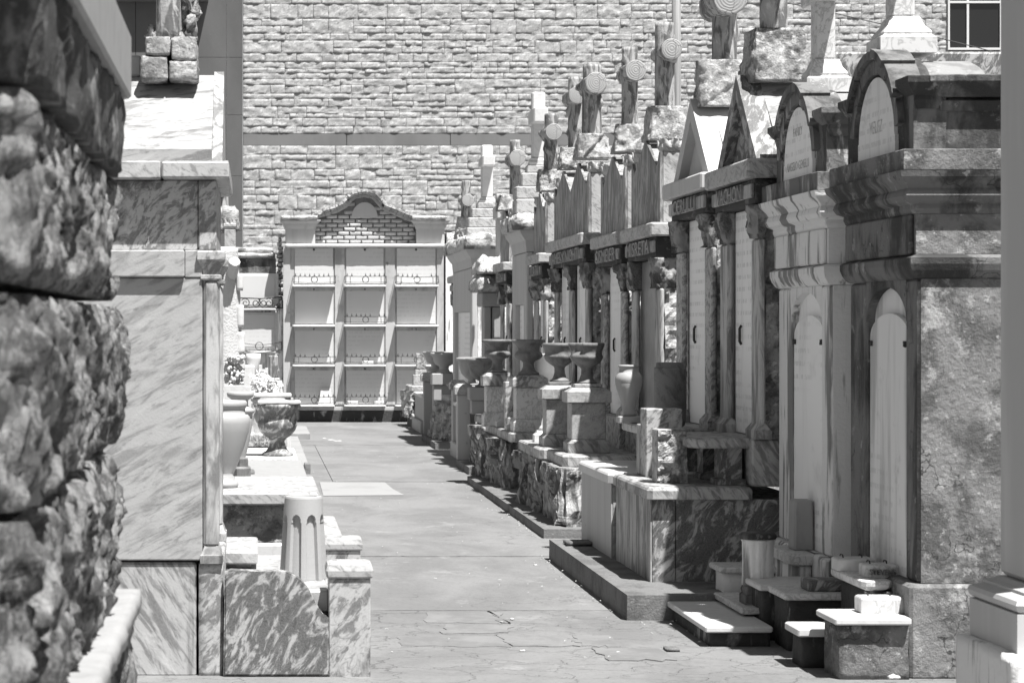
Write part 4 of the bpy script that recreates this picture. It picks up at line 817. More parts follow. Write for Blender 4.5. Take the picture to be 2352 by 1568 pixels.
vase_block(2.88, 3.09, 11.52, 0.302, 0.077, 'rounded sunlit white block with wire hooks on the near step slab', 'marble_veined')
b = B(); b.box(2.845, 3.04, 12.47, 12.66, 0.303, 0.36, 0.006); single('stone_block', b, 'marble_swirled', 'flat grey block lying on the white step slab below the marble shelf', 'block')
b = B(); b.stack(3.0, 3.112, 13.5, 13.66, [(-0.004, 0.421), (0, 0.427), (-0.003, 0.69), (-0.012, 0.7)], k=0.012); single('stone_block', b, 'vase_grey', 'upright grey marble block leaning against the tall white tablet', 'block')
t = thing('fluted_stump', 'weathered fluted column stump with crusty rim on a square base', 'stump', (2.73, 13.2, 0.16))
def flute(r, z, a): return r * (1 - 0.05 * max(0, math.sin(a * 9)) ** 0.6)
b = B(); b.lathe(2.735, 13.2, [(0.0, 0.262), (0.088, 0.262), (0.086, 0.32), (0.085, 0.42), (0.087, 0.50), (0.092, 0.503), (0.09, 0.512)], 72, flute); obj('shaft', b, 'stucco_light', t)
b = B(); b.lathe(2.735, 13.2, [(0.0, 0.5125), (0.098, 0.513), (0.103, 0.522), (0.1, 0.536), (0.09, 0.545), (0.03, 0.542), (0.0, 0.542)], 40, lambda r, z, a: r * (1 + 0.04 * noise.noise(Vector((3 * math.cos(a), 3 * math.sin(a), z * 30))))); obj('rim', b, 'stucco_dark', t)
b = B(); b.stack(2.65, 2.82, 13.115, 13.285, [(0, 0.161), (0, 0.21), (-0.01, 0.215), (-0.005, 0.235), (-0.012, 0.255), (-0.02, 0.262)], k=0.006); obj('base', b, 'stucco_dark', t)
b = B(); b.rock(X(1530, 12.4), X(1560, 12.4), 12.38, 12.5, 0.006, 0.02, amp=0.006, res=0.02, seed=4, fr=(20, 20, 20)); single('paving_chip', b, 'kerb', 'thin flat chip of stone lying on the path by the wide low slab', 'chip')
b = B(); b.rock(X(1298, 16.9), X(1360, 16.9), 16.8, 17.02, 0.155, 0.18, amp=0.006, res=0.03, seed=5, fr=(14, 14, 14)); single('paving_chip', b, 'kerb', 'flat stone chip lying on the kerb under the plain marble panel', 'chip')
b = B(); b.rock(2.93, 2.99, 11.22, 11.26, 0.03, 0.045, amp=0.012, res=0.01, fr=(40, 40, 40)); single('dry_leaf', b, 'broken', 'pale curled leaf lying in the dark shade before the near tomb', 'leaf')

# ---- the two gabled tombs and the benches before them
mG1 = dict(col='marble_streaked', cap='carved', frieze='crust_and_shade', front='marble_streaked', cornice='marble_lit', gable='marble_swirled', roof='marble_roof')
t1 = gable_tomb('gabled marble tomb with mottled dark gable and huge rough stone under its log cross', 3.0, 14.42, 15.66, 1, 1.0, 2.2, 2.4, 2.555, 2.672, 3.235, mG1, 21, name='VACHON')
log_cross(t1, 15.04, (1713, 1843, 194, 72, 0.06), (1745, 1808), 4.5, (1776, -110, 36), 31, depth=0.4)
mG2 = dict(col='marble_clouded', cap='carved', frieze='crust_and_shade', front='marble_streaked', cornice='plaster_smooth', gable='plaster_smooth', roof='roof_white')
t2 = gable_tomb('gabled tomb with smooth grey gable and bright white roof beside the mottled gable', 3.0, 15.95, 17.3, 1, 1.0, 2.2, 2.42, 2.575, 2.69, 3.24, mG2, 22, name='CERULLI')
log_cross(t2, 16.62, (1600, 1700, 250, 143, 0.12), (1635, 1692), 4.45, (1660, 6, 40), 32, depth=0.36)
for (tt, y0, y1) in ((t1, 14.43, 15.70), (t2, 15.92, 17.35)):
    b = B(); b.box(2.955, 5.3, y0 - 0.0, y1 - 0.0, 0.716, 0.998, 0.01); obj('plinth', b, 'marble_leaning_dark', tt)
def bench(y0, y1, label, mf, ms, mt, x0=2.36, seed=0, joint=None):
    t = thing('marble_bench', label, 'bench', (2.65, (y0 + y1) / 2, 0.15))
    b = B()
    if joint: b.box(x0, joint - 0.002, y0, y1, 0.1, 0.64, 0.004); b.box(joint + 0.002, 3.3, y0 + 0.002, y1, 0.1, 0.64, 0.004)
    else: b.box(x0, 3.3, y0, y1, 0.1, 0.64, 0.004)
    obj('side_panel', b, ms, t)
    b = B(); b.box(x0 - 0.012, x0 - 0.001, y0 + 0.003, y1 - 0.003, 0.12, 0.639, 0.004); obj('front_panel', b, mf, t)
    b = B(); b.stack(x0 - 0.035, 2.953, y0 - 0.05, y1 + 0.01, [(-0.004, 0.641), (0.0, 0.646), (0.0, 0.695), (-0.008, 0.708), (-0.02, 0.715)], k=0.03); obj('top_slab', b, mt, t)
    return t
bench(14.43, 15.80, 'marble bench of swirled panels with striped top carrying three small pillars', 'marble_streaked', 'marble_swirled', 'marble_leaning_dark', joint=2.5)
bench(15.93, 17.38, 'plain drip stained marble bench with bright bare top', 'plaster_smooth', 'marble_leaning', 'marble_white', x0=2.345)
for i, (y0, y1, lab) in enumerate(((14.5, 15.5, 'cut cornered marble shelf on low supports under the mottled gable'), (15.9, 17.32, 'marble shelf on low supports carrying the banded vase and the broken vase'))):
    t = thing('marble_shelf', lab, 'shelf', (2.78, (y0 + y1) / 2, 0.716))
    b = B(); b.stack(2.60, 3.05, y0, y1, [(-0.01, 0.94), (0, 0.95), (0, 0.99), (-0.008, 0.999)], k=0.09); obj('slab', b, 'marble_leaning_dark', t)
    for (a, c) in ((y0 + 0.1, y0 + 0.3), (y1 - 0.32, y1 - 0.12)):
        b = B(); b.stack(2.80, 2.93, a, c, [(0.02, 0.717), (0.02, 0.75), (0.0, 0.755), (0.0, 0.938)]); obj('support', b, 'marble_swirled', t)
def pillar(x0, x1, y0, y1, z1, label, side, seed, cap='rough_marble'):
    t = thing('stone_pillar', label, 'pillar', ((x0 + x1) / 2, (y0 + y1) / 2, 0.716))
    b = B(); b.stack(x0, x1, y0 + 0.025, y1, [(-0.003, 0.717), (0, 0.722), (0, z1 - 0.006), (-0.006, z1)], k=0.006); obj('block', b, side, t)
    if cap: b = B(); b.rock(x0 + 0.004, x1 - 0.003, y0, y0 + 0.06, 0.718, z1 - 0.004, amp=0.03, fr=(10, 10, 10), res=0.012, seed=seed, flat='YtbxX', facet=0.9, smooth=False); obj('hewn_face', b, cap, t)
pillar(X(1508, 14.78), X(1578, 14.78), 14.76, 14.95, 1.045, 'short pillar with bright rough hewn face standing nearest on the striped bench', 'marble_clouded', 61)
pillar(X(1485, 15.35), X(1569, 15.35), 15.35, 15.6, 1.15, 'taller smooth veined pillar standing between the two short ones', 'marble_clouded', 62, None)
pillar(X(1472, 15.62), X(1530, 15.62), 15.62, 15.8, 1.04, 'narrow pillar with streaked side farthest on the striped bench', 'marble_streaked', 63)
def vase(label, cx, cy, prof, m, z0, group=None, foot=None, cat='vase', nm='stone_vase', seg=44):
    if foot:
        t = thing(nm, label, cat, (cx, cy, z0), group); s_, h_ = foot
        b = B(); b.box(cx - s_, cx + s_, cy - s_, cy + s_, z0, z0 + h_ - 0.001, 0.006); obj('foot', b, m, t)
        b = B(); b.lathe(cx, cy, prof, seg, z0=z0 + h_); obj('bowl' if cat == 'urn' else 'body', b, m, t); return t
    b = B(); b.lathe(cx, cy, prof, seg, z0=z0); return single(nm, b, m, label, cat, group)
VP = [(0.0, 0), (0.055, 0.0), (0.058, 0.02), (0.045, 0.045), (0.052, 0.09), (0.085, 0.2), (0.093, 0.24), (0.0925, 0.247), (0.0945, 0.25), (0.0935, 0.257), (0.095, 0.261), (0.093, 0.29), (0.075, 0.32), (0.066, 0.325), (0.066, 0.36), (0.072, 0.365), (0.072, 0.378), (0.055, 0.38), (0.053, 0.36), (0.0, 0.355)]
VY_ = 16.95; vase('pale shouldered vase with two bands round it and a dark collar on the marble shelf', X(1444, VY_), VY_, [(r_ * 1.0, z * 0.94) for r_, z in VP], 'vase_grey', 1.0, foot=(0.078, 0.05))
b = B(); VY2 = 15.98; b.lathe(X(1539, VY2), VY2, [(0.0, 1.0), (0.06, 1.0), (0.095, 1.02), (0.104, 1.06), (0.105, 1.15), (0.105, 1.395), (0.101, 1.405), (0.1, 1.402), (0.092, 1.404), (0.09, 1.435), (0.07, 1.438), (0.066, 1.39), (0.0, 1.36)], 48, lambda r, z, a: r * (1 + 0.02 * noise.noise(Vector((2 * math.cos(a), 2 * math.sin(a), z * 9))) * (1 if z > 1.3 else 0)))
single('stone_vase', b, 'vase_dark', 'dark drum shaped vase with chipped rim on the marble shelf behind the pillars', 'vase')

# ---- the pointed tombs
mD = dict(col='marble_streaked', cap='carved', frieze='crust_and_shade', front='marble_streaked_dark', cornice='marble_lit', slab='marble_streaked_dark', post='marble_lit')
d1 = spire_tomb('pointed marble tomb with polished grey panel and lotus capped post next to the smooth gable', 3.16, 18.95, 20.4, 0, 41, mD, name='MISRETA', panel='polished')
log_cross(d1, 19.7, (1482, 1572, 325, 247, 0.25), (1503, 1549), 4.15, (1531, 121, 24), 41)
d2 = spire_tomb('pointed marble tomb between the polished panel tomb and the double pointed tomb', 3.15, 20.7, 22.15, 0, 42, dict(mD, col='marble_clouded'), name='SISMEIER')
log_cross(d2, 21.4, (1407, 1483, 352, 287, 0.25), (1427, 1466), Z(110, 21.4), (1450, 169, 24), 42)
d3 = spire_tomb('wide double pointed marble tomb carrying two log crosses', 3.08, 22.45, 25.05, 0.062, 43, mD, name='JAMES KNIGHT', peaks=2, mid=True)
log_cross(d3, 23.1, (1324, 1398, 366, 309, 0.25), (1336, 1382), Z(150, 23.1), (1361, 197, 25), 43)
log_cross(d3, 24.3, (1282, 1335, 390, 340, 0.25), (1304, 1340), Z(178, 24.3), (1319, 224, 20), 44)
e1 = spire_tomb('narrow pointed tomb with pale log cross before the taller stepped white cross', 3.15, 26.4, 27.5, 0, 45, mD, name='LICATA')
log_cross(e1, 27.0, (1234, 1288, 440, 390, 0.25), (1249, 1281), Z(262, 27), (1266, 307, 19), 45)
e2 = spire_tomb('narrow pointed tomb with log cross between the two stepped tombs', 3.12, 29.9, 31.0, 0, 46, mD, name='MESSINA')
log_cross(e2, 30.4, (1142, 1205, 485, 448, 0.25), (1170, 1196), Z(322, 30.4), (1184, 366, 19), 46)
e3 = spire_tomb('farthest pointed tomb with thin log cross beside the wall of vaults', 3.1, 37.0, 38.2, 0, 47, mD)
log_cross(e3, 37.6, (1047, 1085, 545, 498, 0.25), (1059, 1082), Z(415, 37.6), (1072, 462, 14), 47)
def stepped_tomb(label, xf, y0, y1, Yc, steps, capz, cross, m='plaster_smooth', seed=0, cap=True):
    t = thing('stepped_tomb', label, 'tomb', (xf + 1, (y0 + y1) / 2, 0)); L = 2.0
    z0, z1 = capz
    b = B(); b.box(xf + 0.08, xf + L, y0 + 0.02, y1 - 0.02, 0, z0 - 0.25, 0.01); obj('side_wall', b, 'stucco_light', t)
    b = B(); b.box(xf, xf + 0.079, y0, y0 + 0.3, 0.3, z0 - 0.251, 0.012); b.box(xf, xf + 0.079, y1 - 0.3, y1, 0.3, z0 - 0.251, 0.012); b.box(xf + 0.001, xf + 0.078, y0 + 0.301, y1 - 0.301, z0 - 0.85, z0 - 0.252, 0.01); obj('facade', b, m, t)
    b = B(); b.box(xf + 0.06, xf + 0.0795, y0 + 0.302, y1 - 0.302, 0.6, z0 - 0.852, 0.004); obj('tablet', b, 'tablet', t)
    b = B(); b.stack(xf, xf + L, y0, y1, [(0.0, z0 - 0.249), (0.012, z0 - 0.12), (0.03, z0 - 0.1), (0.07, z0 - 0.04), (0.085, z0 - 0.001)]); obj('entablature', b, m, t)
    b = B(); b.rock(xf - 0.13, xf + L, y0 - 0.12, y1 + 0.1, z0, z1, amp=0.07, fr=(4, 4, 4), res=0.05, seed=seed, flat='b'); obj('hewn_cap', b, 'crust', t)
    for i, (p0, p1, q0, q1) in enumerate(steps):
        w = X(p1, Yc) - X(p0, Yc); b = B(); b.box(X(p0, Yc), X(p1, Yc), Yc - w / 2, Yc + w / 2, Z(q0, Yc) + 0.001 * i, Z(q1, Yc), 0.014); obj('step', b, 'marble_lit', t)
    cpx, base, top, arm, half = cross
    stone_cross(t, Yc, base, cpx, Z(top, Yc), (Z(arm[1], Yc), Z(arm[0], Yc), half), m='marble_white')
    return t
stepped_tomb('stepped tomb with rough hewn cap and the taller plain white cross', 3.1, 27.8, 29.35, 28.6, [(1181, 1262, 492, 459), (1181, 1254, 459, 430), (1195, 1252, 430, 399), (1208, 1250, 399, 380)], (2.8, 2.98), ((1221, 1251), (1214, 1254, 380, 364), 213, (251, 286), 0.3), seed=51)
stepped_tomb('far stepped tomb with white steps and the smaller plain white cross', 2.95, 33.2, 36.4, 34.3, [(1069, 1148, 552, 524), (1073, 1145, 524, 501), (1081, 1140, 501, 480), (1095, 1137, 480, 466)], (2.76, 2.95), ((1105, 1131), (1099, 1138, 466, 454), 334, (360, 384), 0.32), seed=52)
t = thing('hewn_monument', 'monument of two rough hewn layers on squared posts with a plain cross', 'monument', (3.3, 32.0, 0))
YM = 31.6
for (p0, p1, q0, q1, sd) in ((1087, 1150, 671, 631, 1), (1098, 1150, 630, 593, 2)):
    b = B(); w = X(p1, YM) - X(p0, YM); b.rock(X(p0, YM), X(p1, YM) + 0.2, YM - 0.3, YM + 0.6, Z(q0, YM), Z(q1, YM), amp=0.09, fr=(5, 5, 5), res=0.04, seed=sd + 70, taper=0.12, flat='b'); obj('hewn_layer', b, 'crust', t)
b = B(); b.box(X(1103, YM), X(1150, YM) + 0.2, YM - 0.22, YM + 0.5, Z(704, YM), Z(671.5, YM), 0.015); obj('block', b, 'vase_grey', t)
for (p0, p1, dy) in ((1109, 1124, 0), (1127, 1148, 0.02)):
    b = B(); b.box(X(p0, YM), X(p1, YM), YM - 0.2 + dy, YM + 0.2, 0.3, Z(704.5, YM), 0.01); obj('post', b, 'vase_grey', t)
b = B(); b.box(X(1104, YM), X(1180, YM), YM - 0.24, YM + 0.6, 0, 0.299, 0.01); obj('base', b, 'stucco_light', t)
Yq = 32.3; b = B(); b.box(X(1139, Yq), X(1163, Yq), Yq - 0.07, Yq + 0.07, Z(600, Yq), Z(446, Yq), 0.008); b.box(X(1137, Yq), X(1165, Yq), Yq - 0.3, Yq + 0.3, Z(503, Yq), Z(473, Yq), 0.008); obj('cross', b, 'plaster_smooth', t)

# second row seen over the roofs
t = thing('granite_tomb', 'long grey granite tomb top seen over the roofs below the dark window', 'tomb', (5.6, 22.6, 0)); Yg = 22.0
b = B(); b.box(X(1780, Yg), X(2420, Yg), Yg, Yg + 1.6, Z(190, Yg), Z(119, Yg), 0.02); obj('top_slab', b, 'marble_swirled', t)
b = B(); b.box(X(1800, Yg), X(2400, Yg), Yg + 0.08, Yg + 1.5, 0, Z(190, Yg) - 0.002, 0.02); obj('body', b, 'stucco_light', t)

# ---- benches of rough stone with pedestals
def hewn_bench(label, slab, blocks, mslab='marble_leaning_dark', mrock='rough_striped'):
    x0, x1, y0, y1, z0, z1 = slab; t = thing('hewn_bench', label, 'bench', ((x0 + x1) / 2, (y0 + y1) / 2, 0))
    b = B(); b.stack(x0, x1, y0, y1, [(-0.004, z0), (0, z0 + 0.006), (0, z1 - 0.012), (-0.012, z1)], k=0.04); obj('top_slab', b, mslab, t)
    for i, (a0, a1, b0, b1, c0, c1, sd) in enumerate(blocks):
        b = B(); b.rock(a0, a1, b0, b1, c0, c1, amp=0.12, fr=(3.4, 3.4, 2.0), res=0.022, seed=sd, flat='tb', facet=0.8, taper=0.04, smooth=False, shear=0.35); obj('hewn_block', b, mrock, t)
    return t
hewn_bench('near rough hewn bench carrying the tall pedestal with a chipped urn', (2.475, 3.15, 19.55, 20.68, 0.545, 0.636), [(2.44, 3.0, 19.3, 20.62, 0.08, 0.544, 1)])
hewn_bench('second rough hewn bench just behind the near one', (2.42, 3.15, 20.7, 22.4, 0.545, 0.636), [(2.42, 3.0, 20.74, 22.35, 0.08, 0.544, 2)])
hewn_bench('rough hewn bench carrying two white wedges and the veined pedestals', (2.49, 3.1, 23.75, 26.35, 0.548, 0.64), [(2.44, 3.0, 23.9, 26.3, 0.08, 0.547, 3)])
hewn_bench('short rough hewn bench behind the white wedges', (2.6, 3.1, 26.45, 28.9, 0.56, 0.645), [(2.56, 3.0, 26.5, 28.6, 0.02, 0.559, 4)])
hewn_bench('bright ragged rough bench carrying a small dark striped bowl', (2.72, 3.1, 34.2, 35.6, 0.62, 0.7), [(2.6, 3.1, 34.0, 35.8, 0.1, 0.619, 5)], 'marble_lit', 'rough_marble')
hewn_bench('farthest rough bench at the foot of the wall of vaults', (2.58, 2.95, 40.9, 42.0, 0.62, 0.71), [(2.56, 3.0, 40.7, 42.1, 0.16, 0.619, 6)], 'marble_lit', 'rough_marble')
UA = [(0.0, 0.0), (0.085, 0.0), (0.088, 0.012), (0.07, 0.022), (0.06, 0.035), (0.046, 0.075), (0.044, 0.12), (0.054, 0.135), (0.09, 0.158), (0.122, 0.185), (0.137, 0.215), (0.137, 0.228), (0.126, 0.245), (0.13, 0.27), (0.143, 0.3), (0.147, 0.31), (0.15, 0.316), (0.15, 0.332), (0.144, 0.338), (0.128, 0.338), (0.12, 0.3), (0.0, 0.26)]
UB = [(0.0, 0.0), (0.1, 0.0), (0.108, 0.012), (0.1, 0.026), (0.085, 0.03), (0.072, 0.045), (0.056, 0.08), (0.056, 0.125), (0.066, 0.13), (0.07, 0.14), (0.11, 0.155), (0.138, 0.18), (0.14, 0.2), (0.128, 0.222), (0.112, 0.232), (0.108, 0.25), (0.115, 0.28), (0.135, 0.305), (0.158, 0.318), (0.164, 0.328), (0.164, 0.343), (0.156, 0.35), (0.13, 0.352), (0.118, 0.33), (0.0, 0.3)]
UC = [(0.0, 0.0), (0.13, 0.0), (0.13, 0.02), (0.09, 0.03), (0.07, 0.07), (0.08, 0.11), (0.14, 0.14), (0.165, 0.19), (0.17, 0.24), (0.18, 0.245), (0.185, 0.26), (0.2, 0.27), (0.215, 0.29), (0.215, 0.315), (0.19, 0.322), (0.16, 0.3), (0.0, 0.26)]
def pedestal(label, cx, cy, w, z0, zs, mb, ms, mc):
    t = thing('stone_pedestal', label, 'pedestal', (cx, cy, z0)); h = w / 2; z1, z2, z3 = zs
    b = B(); b.stack(cx - h * 0.94, cx + h * 0.94, cy - h * 0.94, cy + h * 0.94, [(-0.004, z0), (0, z0 + 0.005), (0, z1 - 0.03), (-0.03, z1)]); obj('base', b, mb, t)
    b = B(); b.box(cx - h * 0.78, cx + h * 0.78, cy - h * 0.78, cy + h * 0.78, z1, z2 - 0.002, 0.006); obj('shaft', b, ms, t)
    b = B(); b.stack(cx - h, cx + h, cy - h, cy + h, [(-0.004, z2), (0, z2 + 0.006), (0, z3 - 0.035), (-0.05, z3)]); obj('cap', b, mc, t)
    return z3
def pedestal_px(label, pxc, Y, w, z0, zs, *m): return pedestal(label, X(pxc, Y), Y + w / 2, w, z0, zs, *m), X(pxc, Y), Y + w / 2
zt_, ux, uy = pedestal_px('grey pedestal nearest the viewer carrying the urn with a broken out rim', 1354, 19.95, 0.365, 0.637, (0.745, 1.05, 1.175), 'marble_leaning_dark', 'marble_speckled', 'marble_speckled')
def chipped(r, z, a):
    da = abs(math.atan2(math.sin(a - 3.9), math.cos(a - 3.9)))
    return r * (1 - (0.3 if da < 0.42 and z > 0.265 else 0))
t = thing('stone_urn', 'grey urn with a bite broken out of its rim on the nearest pedestal', 'urn', (ux, uy, zt_), 'urns on square pedestals')
b = B(); b.box(ux - 0.115, ux + 0.115, uy - 0.115, uy + 0.115, zt_ + 0.001, zt_ + 0.03, 0.005); obj('foot', b, 'marble_lit', t)
b = B(); b.lathe(ux, uy, UA, 72, lambda r, z, a: chipped(r, z, a), z0=zt_ + 0.031); obj('bowl', b, 'vase_dark', t)
zt_, ux, uy = pedestal_px('speckled grey pedestal directly behind the nearest one', 1291, 21.0, 0.345, 0.637, (0.745, 1.05, 1.17), 'marble_leaning_dark', 'marble_speckled', 'marble_speckled')
vase('whole grey urn just behind the broken rimmed urn', ux, uy, UA, 'vase_dark', zt_ + 0.001, 'urns on square pedestals', foot=(0.11, 0.028), cat='urn', nm='stone_urn')
zt_, ux, uy = pedestal_px('boldly veined white pedestal with one shaded shaft top beside the white vase', 1218.5, 23.85, 0.35, 0.641, (0.77, 1.085, 1.205), 'marble_veined', 'marble_veined', 'marble_clouded')
vase('dark urn with flat lip and fat belly on the veined pedestal, nearer of its pair', ux, uy, UB, 'vase_dark', zt_ + 0.001, 'urns on square pedestals', cat='urn', nm='stone_urn')
zt_, ux, uy = pedestal_px('veined pedestal half hidden behind the bolder veined one', 1146, 25.5, 0.33, 0.641, (0.78, 1.06, 1.20), 'marble_veined', 'marble_veined', 'marble_leaning_dark')
vase('dark urn with flat lip and fat belly farther of its pair, above the white wedges', ux, uy, UB, 'vase_dark', zt_ + 0.001, 'urns on square pedestals', cat='urn', nm='stone_urn')
def wedge(x0, x1, y0, y1, z0, za, zb, label):
    b = B(); b.prism([(x0, z0), (x1, z0), (x1, zb), (x0 + 0.02, za), (x0, za - 0.01)], 'y', y0, y1); return single('marble_wedge', b, 'marble_white', label, 'wedge')
wedge(2.52, 2.76, 24.4, 24.62, 0.641, 0.69, 0.79, 'white sloping marble wedge nearer the veined pedestal')
wedge(2.51, 2.76, 25.3, 25.6, 0.641, 0.70, 0.80, 'white sloping marble wedge farther from the veined pedestal')
b = B(); b.box(X(1159, 24.9), X(1205, 24.9), 24.86, 25.05, 0.641, 1.12, 0.008); single('stone_pillar', b, 'marble_clouded', 'plain veined pillar standing between the two veined pedestals', 'pillar')
b = B(); b.box(X(1166, 24.75), X(1195, 24.75), 24.66, 24.8, 0.641, 0.76, 0.01); single('marble_block', b, 'marble_white', 'small white block behind the white wedges', 'block')
t = thing('stone_vase', 'small white vase on square foot before the speckled pedestal', 'vase', (X(1247, 22.0), 22.0, 0.637))
b = B(); b.stack(X(1228, 21.9), X(1268, 21.9), 21.9, 22.06, [(0, 0.637), (0, 0.70), (-0.02, 0.715), (-0.03, 0.74)]); obj('foot', b, 'marble_white', t)
b = B(); b.lathe(X(1250, 22), 21.98, [(0, 0.741), (0.045, 0.741), (0.055, 0.755), (0.045, 0.77), (0.03, 0.79), (0.02, 0.85), (0, 0.86)], 24); obj('body', b, 'marble_white', t)
b = B(); b.lathe(X(1252, 25.9), 25.9, [(0, 0.95), (0.09, 0.95), (0.1, 0.98), (0.13, 1.1), (0.15, 1.2), (0.155, 1.37), (0.16, 1.39), (0.15, 1.4), (0, 1.38)], 36); 
single('stone_vase', b, 'vase_grey', 'tall tapering vase in shade between the veined and speckled pedestals', 'vase')
b = B(); b.box(X(1235, 25.9), X(1270, 25.9), 25.75, 26.05, 0.636, 0.949, 0.01); single('stone_block', b, 'vase_dark', 'dark block carrying the tall tapering vase in shade', 'block')

# ---- the marble railings farther on
def fence_posts(label, pts, rail, m, seed, wp=0.2):
    t = thing('marble_fence', label, 'fence', (pts[0][0], pts[0][1], 0)); 
    for i, (cx, cy, z1, z2) in enumerate(pts):
        b = B(); b.box(cx - wp * 0.4, cx + wp * 0.4, cy - wp * 0.4, cy + wp * 0.4, 0, z1 - 0.002, 0.008); po = obj('post', b, m, t)
        b = B(); b.stack(cx - wp * 0.56, cx + wp * 0.56, cy - wp * 0.56, cy + wp * 0.56, [(-0.01, z1), (0, z1 + 0.01), (0, z2 - 0.04), (-0.04, z2)]); obj('cap', b, 'marble_lit', po)
    x0, x1, y0, y1, zr = rail
    b = B(); b.box(x0 + 0.03, x1 - 0.03, y0, y1, 0.2, zr - 0.05, 0.006); obj('panel', b, m, t)
    b = B(); b.box(x0, x1, y0, y1, zr - 0.049, zr, 0.008); obj('rail', b, 'marble_white', t)
    b = B(); b.box(x0 - 0.02, x1 + 0.02, y0 - 0.05, y1 + 0.05, 0, 0.199, 0.008); obj('base', b, m, t)
    return t
fence_posts('pale marble fence with square capped posts before the far pointed tombs', [(X(1066, 29.3), 29.4, 0.865, 1.0), (X(1097, 28.8), 31.6, 0.875, 1.0)], (2.56, 2.7, 29.5, 31.7, 0.72), 'plaster_smooth', 1)
b = B(); xq = X(1078, 28.9); b.box(xq, X(1122, 28.9), 28.9, 29.2, 0.81, 0.965, 0.012); b.box(xq + 0.03, X(1122, 28.9), 28.93, 29.17, 0.646, 0.808, 0.005); single('stone_pedestal', b, 'vase_pale', 'low pale pedestal with thick cap standing by the marble fence', 'pedestal')
UD = [(0, 0), (0.1, 0), (0.1, 0.02), (0.06, 0.035), (0.05, 0.07), (0.1, 0.1), (0.15, 0.15), (0.18, 0.24), (0.19, 0.3), (0.215, 0.31), (0.22, 0.325), (0.215, 0.345), (0.18, 0.35), (0.16, 0.3), (0, 0.28)]
vase('round bellied urn with pale rim standing by the marble fence, nearer of two', X(1110, 29.05), 29.05, UD, 'vase_dark', 0.966, 'urns by the marble fence', cat='urn', nm='stone_urn')
vase('round bellied urn with pale rim behind its twin by the marble fence', X(1084, 30.3), 30.3, [(r_ * 0.9, z) for r_, z in UD], 'vase_grey', 0.96, 'urns by the marble fence', cat='urn', nm='stone_urn')
b = B(); b.box(X(1074, 30.3), X(1100, 30.3), 30.2, 30.45, 0.646, 0.958, 0.01); single('stone_block', b, 'vase_pale', 'pale block under the farther urn by the marble fence', 'block')
fence_posts('far marble fence post and panel beside the farthest rough bench', [(X(987, 38.3), 38.4, 0.84, 0.98)], (2.62, 2.78, 38.5, 40.5, 0.62), 'vase_pale', 2, wp=0.24)
b = B(); b.box(X(992, 37.4), X(1040, 37.4), 37.4, 37.75, 0.8, 0.98, 0.012); b.box(X(996, 37.4), X(1036, 37.4), 37.43, 37.7, 0.0, 0.799, 0.01); single('stone_pedestal', b, 'vase_pale', 'far pale pedestal carrying the wide moulded urn', 'pedestal')
vase('wide moulded urn with thick pale rim on the far pale pedestal', X(1020, 37.55), 37.55, UC, 'vase_pale', 0.981, 'wide moulded urns', cat='urn', nm='stone_urn')
vase('wide moulded urn with thick pale rim behind its twin on the far fence', X(1001, 38.9), 38.9, UC, 'vase_pale', 0.985, 'wide moulded urns', cat='urn', nm='stone_urn')
b = B(); b.box(X(990, 38.9), X(1012, 38.9), 38.8, 39.05, 0.0, 0.983, 0.01); single('stone_block', b, 'vase_pale', 'tall pale block under the farther wide moulded urn', 'block')
b = B(); b.lathe(X(1051, 34.6), 34.6, [(0, 0.701), (0.07, 0.701), (0.07, 0.715), (0.04, 0.73), (0.035, 0.77), (0.06, 0.8), (0.12, 0.83), (0.16, 0.86), (0.165, 0.875), (0.15, 0.88), (0.12, 0.87), (0, 0.86)], 36); single('stone_bowl', b, 'marble_leaning_dark', 'small dark shallow bowl with striped rim on the ragged bench', 'bowl')
t = thing('hewn_marker', 'small rough square marker standing on the farthest bench', 'marker', (X(966, 41.3), 41.3, 0.71)); Yk = 41.3
b = B(); b.rock(X(955, Yk), X(977, Yk), Yk - 0.08, Yk + 0.08, Z(848, Yk), Z(811, Yk), amp=0.02, fr=(20, 20, 20), res=0.02, seed=9, flat='tb'); obj('block', b, 'rough_marble', t)
b = B(); b.box(X(953, Yk), X(979, Yk), Yk - 0.09, Yk + 0.09, Z(860, Yk), Z(848, Yk) - 0.001, 0.006); b.box(X(948, Yk), X(985, Yk), Yk - 0.13, Yk + 0.13, 0.711, Z(860, Yk) - 0.001, 0.008); obj('base', b, 'marble_lit', t)

# ---- the pale moulded pier at the frame's edge
PYs = 8.6; t = thing('moulded_pier', 'smooth pale pier with moulded foot standing close at the edge', 'pier', (3.1, PYs + 0.2, 0))
px_ = X(2295, PYs + 0.4)
b = B(); b.box(px_, px_ + 0.7, PYs, PYs + 0.4, 0.74, 3.4, 0.02); obj('shaft', b, 'pier_paint', t)
b = B(); b.stack(px_, px_ + 0.7, PYs, PYs + 0.4, [(0.085, 0.511), (0.085, 0.648), (0.07, 0.65), (0.085, 0.66), (0.092, 0.68), (0.085, 0.695), (0.045, 0.71), (0.045, 0.72), (0.02, 0.728), (0.004, 0.739)]); obj('foot', b, 'pier_paint', t)
b = B(); b.rock(px_ - 0.125, px_ + 0.85, PYs - 0.14, PYs + 0.53, 0.0, 0.51, amp=0.008, fr=(5, 5, 5), res=0.04, seed=3, flat='b', facet=0.1); obj('step', b, 'stucco_light', t)
